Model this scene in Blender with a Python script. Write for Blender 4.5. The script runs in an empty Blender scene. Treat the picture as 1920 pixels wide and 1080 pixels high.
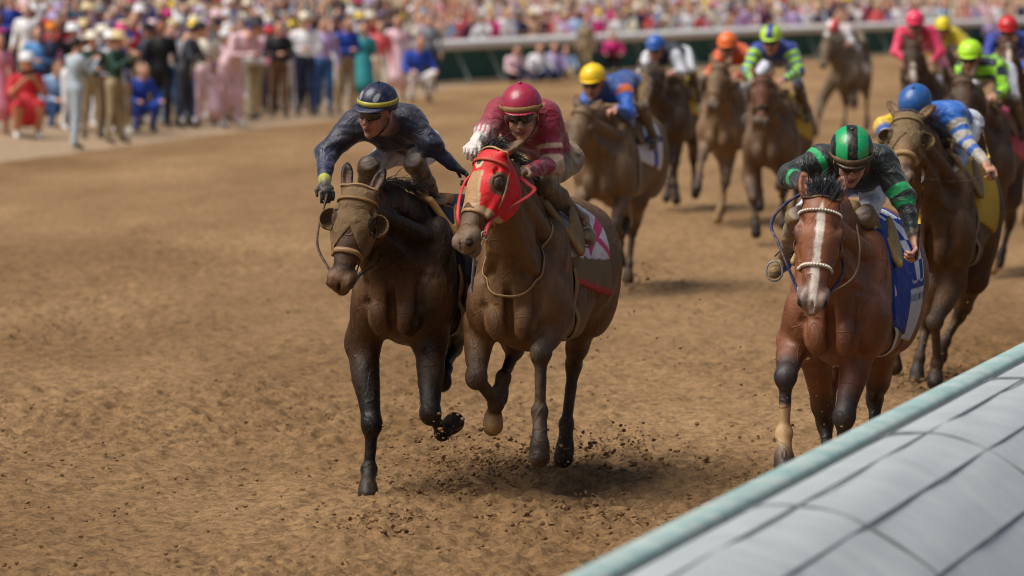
import bpy, math, random
import numpy as np
from mathutils import Vector, Matrix

random.seed(7)
rng = np.random.default_rng(7)
sc = bpy.context.scene
COL = sc.collection
R = math.radians

# ---------------------------------------------------------------- camera
FPX = 8000.0                       # focal length in pixels of the 1920 wide photograph
CAMZ = 2.88
PITCH = math.atan(590.0 / FPX)
cam_d = bpy.data.cameras.new("Camera")
cam_d.sensor_width = 36.0
cam_d.lens = 36.0 * FPX / 1920.0
cam_d.clip_start = 0.5
cam_d.clip_end = 3000.0
cam_d.dof.use_dof = True
cam_d.dof.focus_distance = 23.3
cam_d.dof.aperture_fstop = 2.5
cam = bpy.data.objects.new("Camera", cam_d)
COL.objects.link(cam)
cam.location = (0, 0, CAMZ)
cam.rotation_euler = (math.pi / 2 - PITCH, 0, 0)
sc.camera = cam

# ---------------------------------------------------------------- light
SUN_EL, SUN_AZ = R(60), R(248)     # high veiled sun, over the camera's left shoulder
world = bpy.data.worlds.new("World")
sc.world = world
world.use_nodes = True
nt = world.node_tree
bg = nt.nodes["Background"]
sky = nt.nodes.new("ShaderNodeTexSky")
sky.sky_type = 'NISHITA'
sky.sun_disc = False
sky.sun_elevation = SUN_EL
sky.sun_rotation = SUN_AZ
sky.air_density = 1.0
sky.dust_density = 4.0
sky.ozone_density = 0.6
nt.links.new(sky.outputs[0], bg.inputs[0])
bg.inputs[1].default_value = 0.062
sun_d = bpy.data.lights.new("Sun", 'SUN')
sun_d.energy = 3.0
sun_d.angle = R(42)
sun_d.color = (1.0, 0.96, 0.9)
sun = bpy.data.objects.new("Sun", sun_d)
COL.objects.link(sun)
_sd = Vector((math.sin(SUN_AZ) * math.cos(SUN_EL), math.cos(SUN_AZ) * math.cos(SUN_EL), math.sin(SUN_EL)))
sun.rotation_euler = _sd.to_track_quat('Z', 'Y').to_euler()
sc.cycles.pixel_filter_type = 'BLACKMAN_HARRIS'
sc.cycles.filter_width = 1.05
sc.view_settings.view_transform = 'Standard'
sc.view_settings.look = 'None'
sc.view_settings.exposure = 0.4
sc.view_settings.gamma = 1.0
sc.view_settings.use_curve_mapping = False

# ---------------------------------------------------------------- helpers
CAM = np.array([0.0, 0.0, CAMZ])
_F = np.array([0, math.cos(PITCH), -math.sin(PITCH)])
_U = np.array([0, math.sin(PITCH), math.cos(PITCH)])
_X = np.array([1.0, 0, 0])

def ray(px, py):
    return _F + _X * (px - 960) / FPX - _U * (py - 540) / FPX

def at(px, py, Y):                  # world point seen at that photo position, Y metres out
    d = ray(px, py)
    return CAM + d * (Y / d[1])

def ground_at(px, py):
    d = ray(px, py)
    return CAM + d * (-CAMZ / d[2])

def project(P):
    v = np.asarray(P, float) - CAM
    z = v @ _F
    return 960 + FPX * (v @ _X) / z, 540 - FPX * (v @ _U) / z, z

def lin(h):
    if not isinstance(h, str):
        return np.array(h, float)
    h = h.lstrip('#')
    c = np.array([int(h[i:i + 2], 16) / 255 for i in (0, 2, 4)])
    return np.where(c <= 0.04045, c / 12.92, ((c + 0.055) / 1.055) ** 2.4)

def tag(o, label=None, cat=None, group=None, kind=None):
    if label: o['label'] = label
    if cat: o['category'] = cat
    if group: o['group'] = group
    if kind: o['kind'] = kind
    return o

def empty(name, loc, rz=0.0):
    o = bpy.data.objects.new(name, None)
    COL.objects.link(o)
    o.location = tuple(loc)
    o.rotation_euler = (0, 0, rz)
    o.empty_display_size = 0.2
    return o

def link(name, me, parent=None):
    o = bpy.data.objects.new(name, me)
    COL.objects.link(o)
    if parent is not None:
        o.parent = parent
    return o

def mesh_np(name, V, F, cols=None, mats=(), midx=None, smooth=True):
    """V (n,3), F (m,4) or (m,3) index arrays, or a list of such arrays"""
    V = np.asarray(V, np.float32)
    Fs = F if isinstance(F, list) else [F]
    Fs = [np.asarray(f, np.int32) for f in Fs if len(f)]
    me = bpy.data.meshes.new(name)
    me.vertices.add(len(V))
    me.vertices.foreach_set('co', V.ravel())
    loops = np.concatenate([f.ravel() for f in Fs])
    starts, s = [], 0
    for f in Fs:
        n, k = f.shape
        starts.append(s + np.arange(n) * k)
        s += n * k
    starts = np.concatenate(starts).astype(np.int32)
    me.loops.add(len(loops))
    me.loops.foreach_set('vertex_index', loops)
    me.polygons.add(len(starts))
    me.polygons.foreach_set('loop_start', starts)
    if midx is not None:
        me.polygons.foreach_set('material_index', np.asarray(midx, np.int32))
    me.polygons.foreach_set('use_smooth', np.full(len(starts), bool(smooth)))
    me.update(calc_edges=True)
    me.validate()
    if cols is not None:
        ca = me.color_attributes.new("Col", 'FLOAT_COLOR', 'POINT')
        c4 = np.ones((len(V), 4), np.float32)
        c4[:, :3] = cols
        ca.data.foreach_set('color', c4.ravel())
    for m in mats:
        me.materials.append(m)
    return me

# ---------------------------------------------------------------- numpy noise
_LAT = rng.random((64, 64, 64)).astype(np.float32)
def vnoise(P, s):
    q = np.asarray(P, np.float32) * s
    i = np.floor(q).astype(int)
    f = q - i
    f = f * f * (3 - 2 * f)
    i &= 63
    j = (i + 1) & 63
    x0, y0, z0 = i[..., 0], i[..., 1], i[..., 2]
    x1, y1, z1 = j[..., 0], j[..., 1], j[..., 2]
    fx, fy, fz = f[..., 0], f[..., 1], f[..., 2]
    L = _LAT
    a = L[x0, y0, z0] * (1 - fx) + L[x1, y0, z0] * fx
    b = L[x0, y1, z0] * (1 - fx) + L[x1, y1, z0] * fx
    c = L[x0, y0, z1] * (1 - fx) + L[x1, y0, z1] * fx
    d = L[x0, y1, z1] * (1 - fx) + L[x1, y1, z1] * fx
    return ((a * (1 - fy) + b * fy) * (1 - fz) + (c * (1 - fy) + d * fy) * fz) * 2 - 1

# ---------------------------------------------------------------- soft solids (signed distance -> one continuous skin)
def nrm(v):
    v = np.asarray(v, float)
    return v / (np.linalg.norm(v) + 1e-12)

class Solid:
    def __init__(s):
        s.prims = []
    def cone(s, a, b, ra, rb, k=.03, col=None, flat=None, op='+', m=0):
        s.prims.append(dict(t='c', a=np.array(a, float), b=np.array(b, float), ra=ra, rb=rb, k=k, col=col, flat=flat, op=op, m=m))
    def ell(s, c, r, k=.03, col=None, axes=None, op='+', m=0):
        r = np.array(r, float) * np.ones(3)
        A = np.eye(3)
        if axes is not None:        # keep the last axis, square up the others
            a2 = nrm(axes[2]); a1 = np.asarray(axes[1], float)
            if abs(nrm(a1) @ a2) > .97: a1 = np.asarray(axes[0], float)
            a1 = nrm(a1 - a2 * (a1 @ a2))
            A = np.array([np.cross(a1, a2), a1, a2])
        s.prims.append(dict(t='e', c=np.array(c, float), r=r, A=A, k=k, col=col, op=op, m=m))
    def dist(s, q, P):
        if q['t'] == 'c':
            ba = q['b'] - q['a']
            pa = P - q['a']
            t = np.clip((pa @ ba) / (ba @ ba + 1e-12), 0, 1)
            v = pa - t[..., None] * ba
            if q['flat'] is not None:
                ax, f = q['flat']
                ax = nrm(ax)
                v = v + (f - 1) * (v @ ax)[..., None] * ax
            return np.sqrt((v * v).sum(-1)) - (q['ra'] + (q['rb'] - q['ra']) * t)
        v = (P - q['c']) @ q['A'].T
        k0 = np.sqrt(((v / q['r']) ** 2).sum(-1))
        k1 = np.sqrt(((v / q['r'] ** 2) ** 2).sum(-1)) + 1e-9
        return k0 * (k0 - 1) / k1
    def box(s, q, pad):
        if q['t'] == 'c':
            r = max(q['ra'], q['rb']) + pad
            return np.minimum(q['a'], q['b']) - r, np.maximum(q['a'], q['b']) + r
        e = np.sqrt(((q['A'] * q['r'][:, None]) ** 2).sum(0)) + pad
        return q['c'] - e, q['c'] + e
    @staticmethod
    def comb(D, d, q):
        k = q['k']
        if q['op'] == '+':
            h = np.maximum(k - np.abs(D - d), 0) / k
            return np.minimum(D, d) - h * h * k * .25
        d = -d
        h = np.maximum(k - np.abs(D - d), 0) / k
        return np.maximum(D, d) + h * h * k * .25
    def eval(s, P):
        P = np.asarray(P, float)
        D = np.full(P.shape[:-1], 1.0)
        for q in s.prims:
            D = s.comb(D, s.dist(q, P), q)
        return D
    def field(s, h, infl=0.0, clip=None):
        los, his = zip(*[s.box(q, .02) for q in s.prims if q['op'] == '+'])
        lo, hi = np.min(los, 0) - 2 * h - infl, np.max(his, 0) + 2 * h + infl
        if clip is not None:
            lo, hi = np.maximum(lo, clip[0]), np.minimum(hi, clip[1])
        n = np.ceil((hi - lo) / h).astype(int) + 1
        ax = [lo[i] + h * np.arange(n[i]) for i in range(3)]
        D = np.full(n, 1.0, np.float32)
        for q in s.prims:
            bl, bh = s.box(q, q['k'] + 3 * h + infl * 1.5 + .01)
            i0 = np.maximum(np.floor((bl - lo) / h).astype(int), 0)
            i1 = np.minimum(np.ceil((bh - lo) / h).astype(int) + 1, n)
            if (i1 <= i0).any():
                continue
            sl = tuple(slice(i0[i], i1[i]) for i in range(3))
            g = np.stack(np.meshgrid(ax[0][sl[0]], ax[1][sl[1]], ax[2][sl[2]], indexing='ij'), -1)
            D[sl] = s.comb(D[sl], s.dist(q, g), q)
        return D, lo, ax
    def colours(s, V, base=(.5, .5, .5), sig=.006):
        W = np.zeros(len(V))
        C = np.zeros((len(V), 3))
        best = np.full(len(V), 9.0)
        mi = np.zeros(len(V), int)
        ds, idx = [], []
        for q in s.prims:
            if q['op'] == '-' or q['col'] is None and q['m'] == 0 and False:
                continue
            bl, bh = s.box(q, .08)
            w = np.nonzero(((V > bl) & (V < bh)).all(1))[0]
            if len(w) == 0: continue
            d = s.dist(q, V[w])
            ds.append(d); idx.append((w, q))
            b = best[w]
            u = d < b
            best[w[u]] = d[u]
            mi[w[u]] = q['m']
        for d, (w, q) in zip(ds, idx):
            wt = np.exp(-np.clip((d - best[w]) / sig, 0, 30))
            c = q['col']
            if c is None: c = base
            if callable(c):
                if q['t'] == 'c':
                    ba = q['b'] - q['a']
                    t = np.clip(((V[w] - q['a']) @ ba) / (ba @ ba), 0, 1)
                else:
                    t = ((V[w] - q['c']) @ q['A'].T) / q['r']
                cc = c(t, V[w])
            else:
                cc = np.ones((len(w), 3)) * lin(c)
            C[w] += wt[:, None] * cc
            W[w] += wt
        ok = W > 0
        C[ok] /= W[ok][:, None]
        C[~ok] = lin(base)
        return C, mi
    def build(s, name, h, mat, parent=None, infl=0.0, cut=None, clip=None, base=(.5, .5, .5), sig=.006,
              disp=None, recolour=None, mats=None, data_only=False):
        D, lo, ax = s.field(h, infl, clip)
        if infl: D = D - infl
        if cut is not None:
            g = np.stack(np.meshgrid(*ax, indexing='ij'), -1).astype(np.float32)
            D = np.maximum(D, cut(g))
        D[0], D[-1], D[:, 0], D[:, -1], D[:, :, 0], D[:, :, -1] = [np.maximum(x, h * .5) for x in (D[0], D[-1], D[:, 0], D[:, -1], D[:, :, 0], D[:, :, -1])]
        V, F = nets(D, lo, h)
        if len(V) == 0:
            return None
        C, mi = s.colours(V, base, sig)
        if disp is not None:
            V = disp(V)
        if recolour is not None:
            C = recolour(V, C)
        fm = None
        if mats is not None:
            fm = mi[F[:, 0]]
        me = mesh_np(name, V, F, C, mats if mats is not None else [mat], fm)
        if data_only: return me
        return link(name, me, parent)

def nets(D, lo, h):
    S = D < 0
    nx, ny, nz = D.shape
    cs = S[:-1, :-1, :-1].astype(np.int8)
    cnt = cs.copy()
    for a in (0, 1):
        for b in (0, 1):
            for c in (0, 1):
                if a or b or c:
                    cnt += S[a:nx - 1 + a, b:ny - 1 + b, c:nz - 1 + c]
    act = (cnt > 0) & (cnt < 8)
    I = np.argwhere(act)
    if len(I) == 0:
        return np.zeros((0, 3)), np.zeros((0, 4), int)
    idm = np.full(act.shape, -1, np.int32)
    idm[act] = np.arange(len(I))
    acc = np.zeros((len(I), 3))
    num = np.zeros(len(I))
    cor = {(a, b, c): D[I[:, 0] + a, I[:, 1] + b, I[:, 2] + c] for a in (0, 1) for b in (0, 1) for c in (0, 1)}
    for axis in range(3):
        o = [i for i in range(3) if i != axis]
        for u in (0, 1):
            for v in (0, 1):
                p = [0, 0, 0]; p[o[0]] = u; p[o[1]] = v
                q = list(p); q[axis] = 1
                d0, d1 = cor[tuple(p)], cor[tuple(q)]
                x = (d0 < 0) != (d1 < 0)
                t = np.where(x, d0 / np.where(x, d0 - d1, 1), 0)
                pt = np.zeros((len(I), 3)) + p
                pt[:, axis] = t
                acc += pt * x[:, None]
                num += x
    V = lo + (I + acc / num[:, None]) * h
    Fs = []
    for axis in range(3):
        o = [i for i in range(3) if i != axis]
        s0 = [slice(None)] * 3; s1 = [slice(None)] * 3
        s0[axis] = slice(0, -1); s1[axis] = slice(1, None)
        a, b = S[tuple(s0)], S[tuple(s1)]
        E = np.argwhere(a != b)
        n = np.array(D.shape)
        E = E[(E[:, o[0]] > 0) & (E[:, o[1]] > 0) & (E[:, o[0]] < n[o[0]] - 1) & (E[:, o[1]] < n[o[1]] - 1)]
        inside = S[E[:, 0], E[:, 1], E[:, 2]]
        def cid(du, dv):
            e = E.copy(); e[:, o[0]] -= du; e[:, o[1]] -= dv
            return idm[e[:, 0], e[:, 1], e[:, 2]]
        q = np.stack([cid(1, 1), cid(0, 1), cid(0, 0), cid(1, 0)], 1)
        flip = inside if axis != 1 else ~inside
        q[~flip] = q[~flip][:, ::-1]
        Fs.append(q)
    F = np.concatenate(Fs)
    return V, F[(F >= 0).all(1)]

# ---------------------------------------------------------------- tubes, ribbons
def spline(pts, n=8, closed=False):
    P = np.array(pts, float)
    out = []
    m = len(P)
    rngi = range(m) if closed else range(m - 1)
    for i in rngi:
        p0 = P[(i - 1) % m] if closed or i > 0 else 2 * P[0] - P[1]
        p1 = P[i]; p2 = P[(i + 1) % m]
        p3 = P[(i + 2) % m] if closed or i + 2 < m else 2 * P[-1] - P[-2]
        for t in np.arange(n) / n:
            out.append(.5 * ((2 * p1) + (-p0 + p2) * t + (2 * p0 - 5 * p1 + 4 * p2 - p3) * t * t + (-p0 + 3 * p1 - 3 * p2 + p3) * t ** 3))
    if not closed: out.append(P[-1])
    return np.array(out)

def tube_vf(P, r, sides=6, closed=False, up=None, ratio=1.0):
    """r: radius or array; ratio flattens along the normal (ribbons)"""
    P = np.asarray(P, float)
    n = len(P)
    r = np.ones(n) * r
    T = np.roll(P, -1, 0) - np.roll(P, 1, 0) if closed else np.gradient(P, axis=0)
    T /= np.linalg.norm(T, axis=1)[:, None] + 1e-9
    V = []
    N = None
    for i in range(n):
        if up is not None:
            N = np.asarray(up[i] if np.ndim(up) > 1 else up, float)
        elif N is None:
            N = np.array([0, 0, 1.0]) if abs(T[i][2]) < .9 else np.array([1.0, 0, 0])
        N = nrm(N - T[i] * (N @ T[i]))
        B = np.cross(T[i], N)
        for s in range(sides):
            a = 2 * math.pi * (s + .5) / sides
            V.append(P[i] + B * math.cos(a) * r[i] + N * math.sin(a) * r[i] * ratio)
    F = []
    m = n if closed else n - 1
    for i in range(m):
        j = (i + 1) % n
        for s in range(sides):
            t = (s + 1) % sides
            F.append((i * sides + s, j * sides + s, j * sides + t, i * sides + t))
    return np.array(V), np.array(F)

class Batch:
    def __init__(s):
        s.V, s.F, s.C, s.n = [], [], [], 0
    def add(s, V, F, col=(.5, .5, .5)):
        V = np.asarray(V, float)
        s.V.append(V); s.F.append(np.asarray(F, int) + s.n)
        s.C.append(np.ones((len(V), 3)) * (lin(col) if isinstance(col, (str, tuple)) else col))
        s.n += len(V)
        return s
    def tube(s, P, r, col=(.5, .5, .5), sides=6, closed=False, up=None, ratio=1.0):
        V, F = tube_vf(P, r, sides, closed, up, ratio)
        s.add(V, F, col)
        if not closed:
            k = sides
            caps = [list(range(k))[::-1], list(range(len(V) - k, len(V)))]
            if k == 6:
                s.F.append(np.array([[c[0], c[1], c[2], c[3]] for c in caps] + [[c[0], c[3], c[4], c[5]] for c in caps]) + s.n - len(V))
            elif k == 4:
                s.F.append(np.array(caps) + s.n - len(V))
        return s
    def box(s, lo, hi, col=(.5, .5, .5)):
        x0, y0, z0 = lo; x1, y1, z1 = hi
        V = [(x0, y0, z0), (x1, y0, z0), (x1, y1, z0), (x0, y1, z0), (x0, y0, z1), (x1, y0, z1), (x1, y1, z1), (x0, y1, z1)]
        F = [(0, 3, 2, 1), (4, 5, 6, 7), (0, 1, 5, 4), (1, 2, 6, 5), (2, 3, 7, 6), (3, 0, 4, 7)]
        return s.add(V, F, col)
    def build(s, name, mat, parent=None, smooth=True):
        me = mesh_np(name, np.concatenate(s.V), np.concatenate(s.F), np.concatenate(s.C), [mat], None, smooth)
        return link(name, me, parent)

# ---------------------------------------------------------------- materials
def nodes(name):
    m = bpy.data.materials.new(name)
    m.use_nodes = True
    t = m.node_tree
    return m, t, t.nodes, t.links, t.nodes["Principled BSDF"]

def mat_skin(name, rough=.5, var=.25, vscale=6, mud=0.0, mudcol='#7d5a34', mscale=9, mlo=.5, mhi=.62, bump=.3, bscale=60, spec=.4,
             sheen=0.0, wr=0.0, wscale=14, stretch=(1, 1, 1), coat=0.0, sub=0.0, metal=0.0, speck=0.0, vein=0.0):
    """colour from the mesh's own paint, broken up by noise, splashed with mud"""
    m, t, N, L, b = nodes(name)
    at_ = N.new('ShaderNodeAttribute'); at_.attribute_name = 'Col'
    tc = N.new('ShaderNodeTexCoord')
    mp = N.new('ShaderNodeMapping'); mp.inputs['Scale'].default_value = stretch
    L.new(tc.outputs['Object'], mp.inputs[0])
    n1 = N.new('ShaderNodeTexNoise'); n1.inputs['Scale'].default_value = vscale; n1.inputs['Detail'].default_value = 6; n1.inputs['Roughness'].default_value = .65
    L.new(mp.outputs[0], n1.inputs['Vector'])
    mr = N.new('ShaderNodeMapRange'); mr.inputs[1].default_value = .3; mr.inputs[2].default_value = .7
    mr.inputs[3].default_value = 1 - var; mr.inputs[4].default_value = 1 + var
    L.new(n1.outputs[0], mr.inputs[0])
    mul = N.new('ShaderNodeVectorMath'); mul.operation = 'SCALE'
    L.new(at_.outputs['Color'], mul.inputs[0]); L.new(mr.outputs[0], mul.inputs['Scale'])
    last = mul.outputs[0]
    if mud > 0:
        n2 = N.new('ShaderNodeTexNoise'); n2.inputs['Scale'].default_value = mscale; n2.inputs['Detail'].default_value = 10; n2.inputs['Roughness'].default_value = .72
        L.new(tc.outputs['Object'], n2.inputs['Vector'])
        r2 = N.new('ShaderNodeMapRange'); r2.inputs[1].default_value = mlo; r2.inputs[2].default_value = mhi; r2.inputs[3].default_value = 0; r2.inputs[4].default_value = mud
        r2.clamp = True
        L.new(n2.outputs[0], r2.inputs[0])
        mx = N.new('ShaderNodeMix'); mx.data_type = 'RGBA'
        L.new(r2.outputs[0], mx.inputs[0]); L.new(last, mx.inputs[6])
        mx.inputs[7].default_value = (*lin(mudcol), 1)
        last = mx.outputs[2]
    if speck > 0:               # fine dried spatter
        vz = N.new('ShaderNodeTexNoise'); vz.inputs['Scale'].default_value = 85; vz.inputs['Detail'].default_value = 3
        L.new(tc.outputs['Object'], vz.inputs['Vector'])
        r4 = N.new('ShaderNodeMapRange'); r4.inputs[1].default_value = .6; r4.inputs[2].default_value = .66; r4.inputs[3].default_value = 0; r4.inputs[4].default_value = speck
        L.new(vz.outputs[0], r4.inputs[0])
        m4 = N.new('ShaderNodeMix'); m4.data_type = 'RGBA'; L.new(r4.outputs[0], m4.inputs[0]); L.new(last, m4.inputs[6]); m4.inputs[7].default_value = (*lin(mudcol) * 1.1, 1)
        last = m4.outputs[2]
    L.new(last, b.inputs['Base Color'])
    n3 = N.new('ShaderNodeTexNoise'); n3.inputs['Scale'].default_value = bscale; n3.inputs['Detail'].default_value = 5
    L.new(mp.outputs[0], n3.inputs['Vector'])
    bp = N.new('ShaderNodeBump'); bp.inputs['Strength'].default_value = bump; bp.inputs['Distance'].default_value = .01
    L.new(n3.outputs[0], bp.inputs['Height'])
    if wr > 0:
        n4 = N.new('ShaderNodeTexNoise'); n4.inputs['Scale'].default_value = wscale; n4.inputs['Detail'].default_value = 3; n4.inputs['Distortion'].default_value = 1.2
        L.new(tc.outputs['Object'], n4.inputs['Vector'])
        b2 = N.new('ShaderNodeBump'); b2.inputs['Strength'].default_value = wr; b2.inputs['Distance'].default_value = .03
        L.new(n4.outputs[0], b2.inputs['Height']); L.new(bp.outputs[0], b2.inputs['Normal'])
        L.new(b2.outputs[0], b.inputs['Normal'])
    else:
        L.new(bp.outputs[0], b.inputs['Normal'])
    if vein > 0:                # raised veins under the skin
        n5 = N.new('ShaderNodeTexNoise'); n5.inputs['Scale'].default_value = 4.5; n5.inputs['Detail'].default_value = 1.5; n5.inputs['Distortion'].default_value = .8
        L.new(tc.outputs['Object'], n5.inputs['Vector'])
        s5 = N.new('ShaderNodeMath'); s5.operation = 'SUBTRACT'; s5.inputs[1].default_value = .5; L.new(n5.outputs[0], s5.inputs[0])
        a5 = N.new('ShaderNodeMath'); a5.operation = 'ABSOLUTE'; L.new(s5.outputs[0], a5.inputs[0])
        r5 = N.new('ShaderNodeMapRange'); r5.inputs[1].default_value = 0; r5.inputs[2].default_value = .022; r5.inputs[3].default_value = 1; r5.inputs[4].default_value = 0
        L.new(a5.outputs[0], r5.inputs[0])
        b5 = N.new('ShaderNodeBump'); b5.inputs['Strength'].default_value = vein; b5.inputs['Distance'].default_value = .006
        L.new(r5.outputs[0], b5.inputs['Height'])
        L.new(b.inputs['Normal'].links[0].from_socket, b5.inputs['Normal']); L.new(b5.outputs[0], b.inputs['Normal'])
    rr = N.new('ShaderNodeMapRange'); rr.inputs[1].default_value = .3; rr.inputs[2].default_value = .7; rr.inputs[3].default_value = max(rough - .12, .03); rr.inputs[4].default_value = min(rough + .15, 1)
    L.new(n1.outputs[0], rr.inputs[0]); L.new(rr.outputs[0], b.inputs['Roughness'])
    b.inputs['Specular IOR Level'].default_value = spec
    b.inputs['Sheen Weight'].default_value = sheen
    b.inputs['Coat Weight'].default_value = coat
    b.inputs['Coat Roughness'].default_value = .25
    b.inputs['Metallic'].default_value = metal
    return m

M = {}
M['coat'] = mat_skin('horse_coat', vein=.5, speck=.35, rough=.6, var=.38, vscale=11, mud=.6, mudcol='#6f5436', mscale=7, mlo=.46, mhi=.72, bump=.3, bscale=130, spec=.35, stretch=(1, 1, .35), wr=.25, wscale=9)
M['coat_dark'] = mat_skin('near_black_coat', vein=.5, speck=.3, rough=.5, var=.5, vscale=11, mud=.35, mudcol='#5e4529', mscale=5, mlo=.48, mhi=.75, bump=.3, bscale=130, spec=.3, stretch=(1, 1, .35), wr=.25, wscale=9)
M['coat_clean'] = mat_skin('clean_bay_coat', vein=.5, speck=.2, rough=.52, var=.28, vscale=10, mud=.25, mudcol='#8a5a34', mscale=6, mlo=.52, mhi=.8, bump=.18, bscale=130, spec=.5, stretch=(1, 1, .35), wr=.22, wscale=9)
M['muddy_hood'] = mat_skin('muddy_hood_cloth', rough=.85, var=.4, vscale=16, mud=.75, mudcol='#574630', mscale=16, mlo=.48, mhi=.66, bump=.45, bscale=160, wr=.6, wscale=12)
M['hood_cloth'] = mat_skin('racing_hood_cloth', rough=.55, var=.1, vscale=18, mud=.7, mudcol='#96683c', mscale=8, mlo=.56, mhi=.72, bump=.25, bscale=200, wr=.25, wscale=16)
M['silk'] = mat_skin('muddy_silk', speck=.25, rough=.5, var=.3, vscale=14, mud=.4, mudcol='#5f4c30', mscale=5, mlo=.42, mhi=.75, bump=.15, bscale=120, wr=.9, wscale=9, sheen=.2)
M['silk_clean'] = mat_skin('racing_silk', rough=.5, var=.14, vscale=14, mud=.14, speck=.22, mudcol='#8a7a58', mscale=12, mlo=.5, mhi=.7, bump=.15, bscale=120, wr=.9, wscale=9, sheen=.2)
M['helmet'] = mat_skin('muddy_helmet_cover', rough=.35, var=.15, vscale=16, mud=.5, mudcol='#8d7050', mscale=30, mlo=.5, mhi=.7, bump=.12, bscale=120, coat=.2)
M['leather'] = mat_skin('muddy_leather', rough=.55, var=.25, vscale=25, mud=.7, mudcol='#8b6a42', mscale=18, mlo=.45, mhi=.65, bump=.3, bscale=150)
M['clothpad'] = mat_skin('saddle_cloth_fabric', rough=.75, var=.08, vscale=20, mud=.6, mudcol='#8b7455', mscale=9, mlo=.55, mhi=.7, bump=.3, bscale=220, wr=.4, wscale=12)
M['hair'] = mat_skin('coarse_hair', rough=.5, var=.35, vscale=30, bump=.2, bscale=200, spec=.5)
M['metal'] = mat_skin('dull_steel', rough=.3, var=.1, bump=.1, metal=.9)
M['glass'] = mat_skin('dark_goggle_lens', rough=.12, var=.05, bump=.0, coat=.5, spec=.6)
M['eye'] = mat_skin('wet_eye', rough=.08, var=.0, bump=.0, coat=1.0, spec=.6)
# ================================================================ the track
def grid_axis(segs):
    out = []
    for a, b, n in segs:
        out += list(np.linspace(a, b, n, endpoint=False))
    out.append(segs[-1][1])
    return np.array(out)
xs = grid_axis([(-900, -60, 12), (-60, -12, 30), (-12, -4, 80), (-4, 4.4, 340), (4.4, 14, 60), (14, 60, 24), (60, 900, 12)])
ys = grid_axis([(-60, 8, 10), (8, 14, 40), (14, 34, 720), (34, 60, 260), (60, 130, 140), (130, 400, 40), (400, 1500, 10)])
gx, gy = np.meshgrid(xs, ys, indexing='ij')
G = np.stack([gx, gy, np.zeros_like(gx)], -1)
def fbm(G, sx, sy, seed):
    return vnoise(np.stack([G[..., 0] * sx, G[..., 1] * sy, np.full(G.shape[:2], seed)], -1), 1.0)
near = np.clip((60 - gy) / 30, 0.15, 1) * np.clip((14 - np.abs(gx)) / 3, 0, 1) * np.clip((gy - 8) / 2, 0, 1)
clod = np.clip(fbm(G, 8, 6, 1.7), -.3, 1) * .026 + np.clip(fbm(G, 15, 12, 5.1), -.3, 1) * .03 + np.clip(fbm(G, 33, 30, 25.1), -.4, 1) * .02 + fbm(G, 3, 1.7, 9.3) * .014 - np.clip(fbm(G, 2.6, 1.5, 41.3) - .35, 0, 1) * .11
sp, al = gx * .964 - gy * .265, gx * .265 + gy * .964      # across / along the track
Gr = np.stack([sp, al], -1)
harrow = fbm(Gr, 5.5, .22, 13.2) * .016 + fbm(Gr, 1.3, .1, 17.2) * .02
mask = .5 + .5 * np.clip(fbm(G, .5, .25, 3.3) * 2 + .4, 0, 1)
G[..., 2] = (clod * mask + harrow) * near - .03
n0, n1 = gx.shape
idx = np.arange(n0 * n1).reshape(n0, n1)
F_ = np.stack([idx[:-1, :-1], idx[1:, :-1], idx[1:, 1:], idx[:-1, 1:]], -1).reshape(-1, 4)
m, t, N, L, b = nodes('track_dirt')
tc = N.new('ShaderNodeTexCoord')
mp = N.new('ShaderNodeMapping'); mp.inputs['Rotation'].default_value = (0, 0, R(-16)); mp.inputs['Scale'].default_value = (1, .35, 1)
L.new(tc.outputs['Object'], mp.inputs[0])
def noise(sc_, det, rough, vec, dist=0):
    n = N.new('ShaderNodeTexNoise'); n.inputs['Scale'].default_value = sc_; n.inputs['Detail'].default_value = det; n.inputs['Roughness'].default_value = rough; n.inputs['Distortion'].default_value = dist
    L.new(vec, n.inputs['Vector']); return n.outputs[0]
na = noise(.35, 5, .6, mp.outputs[0]); nb = noise(13, 8, .8, tc.outputs['Object']); nc = noise(45, 6, .7, tc.outputs['Object'])
r1 = N.new('ShaderNodeValToRGB'); r1.color_ramp.elements[0].position = .3; r1.color_ramp.elements[1].position = .68
r1.color_ramp.elements[0].color = (*lin('#80613f'), 1); r1.color_ramp.elements[1].color = (*lin('#a98760'), 1)
L.new(na, r1.inputs[0])
r2 = N.new('ShaderNodeMapRange'); r2.inputs[1].default_value = .38; r2.inputs[2].default_value = .56; r2.inputs[3].default_value = .5; r2.inputs[4].default_value = 1.15
L.new(nb, r2.inputs[0])
r3 = N.new('ShaderNodeMapRange'); r3.inputs[1].default_value = .3; r3.inputs[2].default_value = .7; r3.inputs[3].default_value = .78; r3.inputs[4].default_value = 1.18
L.new(nc, r3.inputs[0])
v1 = N.new('ShaderNodeVectorMath'); v1.operation = 'SCALE'; L.new(r1.outputs[0], v1.inputs[0]); L.new(r2.outputs[0], v1.inputs['Scale'])
v2 = N.new('ShaderNodeVectorMath'); v2.operation = 'SCALE'; L.new(v1.outputs[0], v2.inputs[0]); L.new(r3.outputs[0], v2.inputs['Scale'])
L.new(v2.outputs[0], b.inputs['Base Color'])
bp = N.new('ShaderNodeBump'); bp.inputs['Strength'].default_value = .9; bp.inputs['Distance'].default_value = .03; L.new(nb, bp.inputs['Height'])
bp2 = N.new('ShaderNodeBump'); bp2.inputs['Strength'].default_value = .7; bp2.inputs['Distance'].default_value = .012; L.new(nc, bp2.inputs['Height']); L.new(bp.outputs[0], bp2.inputs['Normal'])
L.new(bp2.outputs[0], b.inputs['Normal'])
b.inputs['Roughness'].default_value = .95; b.inputs['Specular IOR Level'].default_value = .15
M['dirt'] = m
tag(link('ground', mesh_np('ground', G.reshape(-1, 3), F_, None, [m])), kind='structure')

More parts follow.
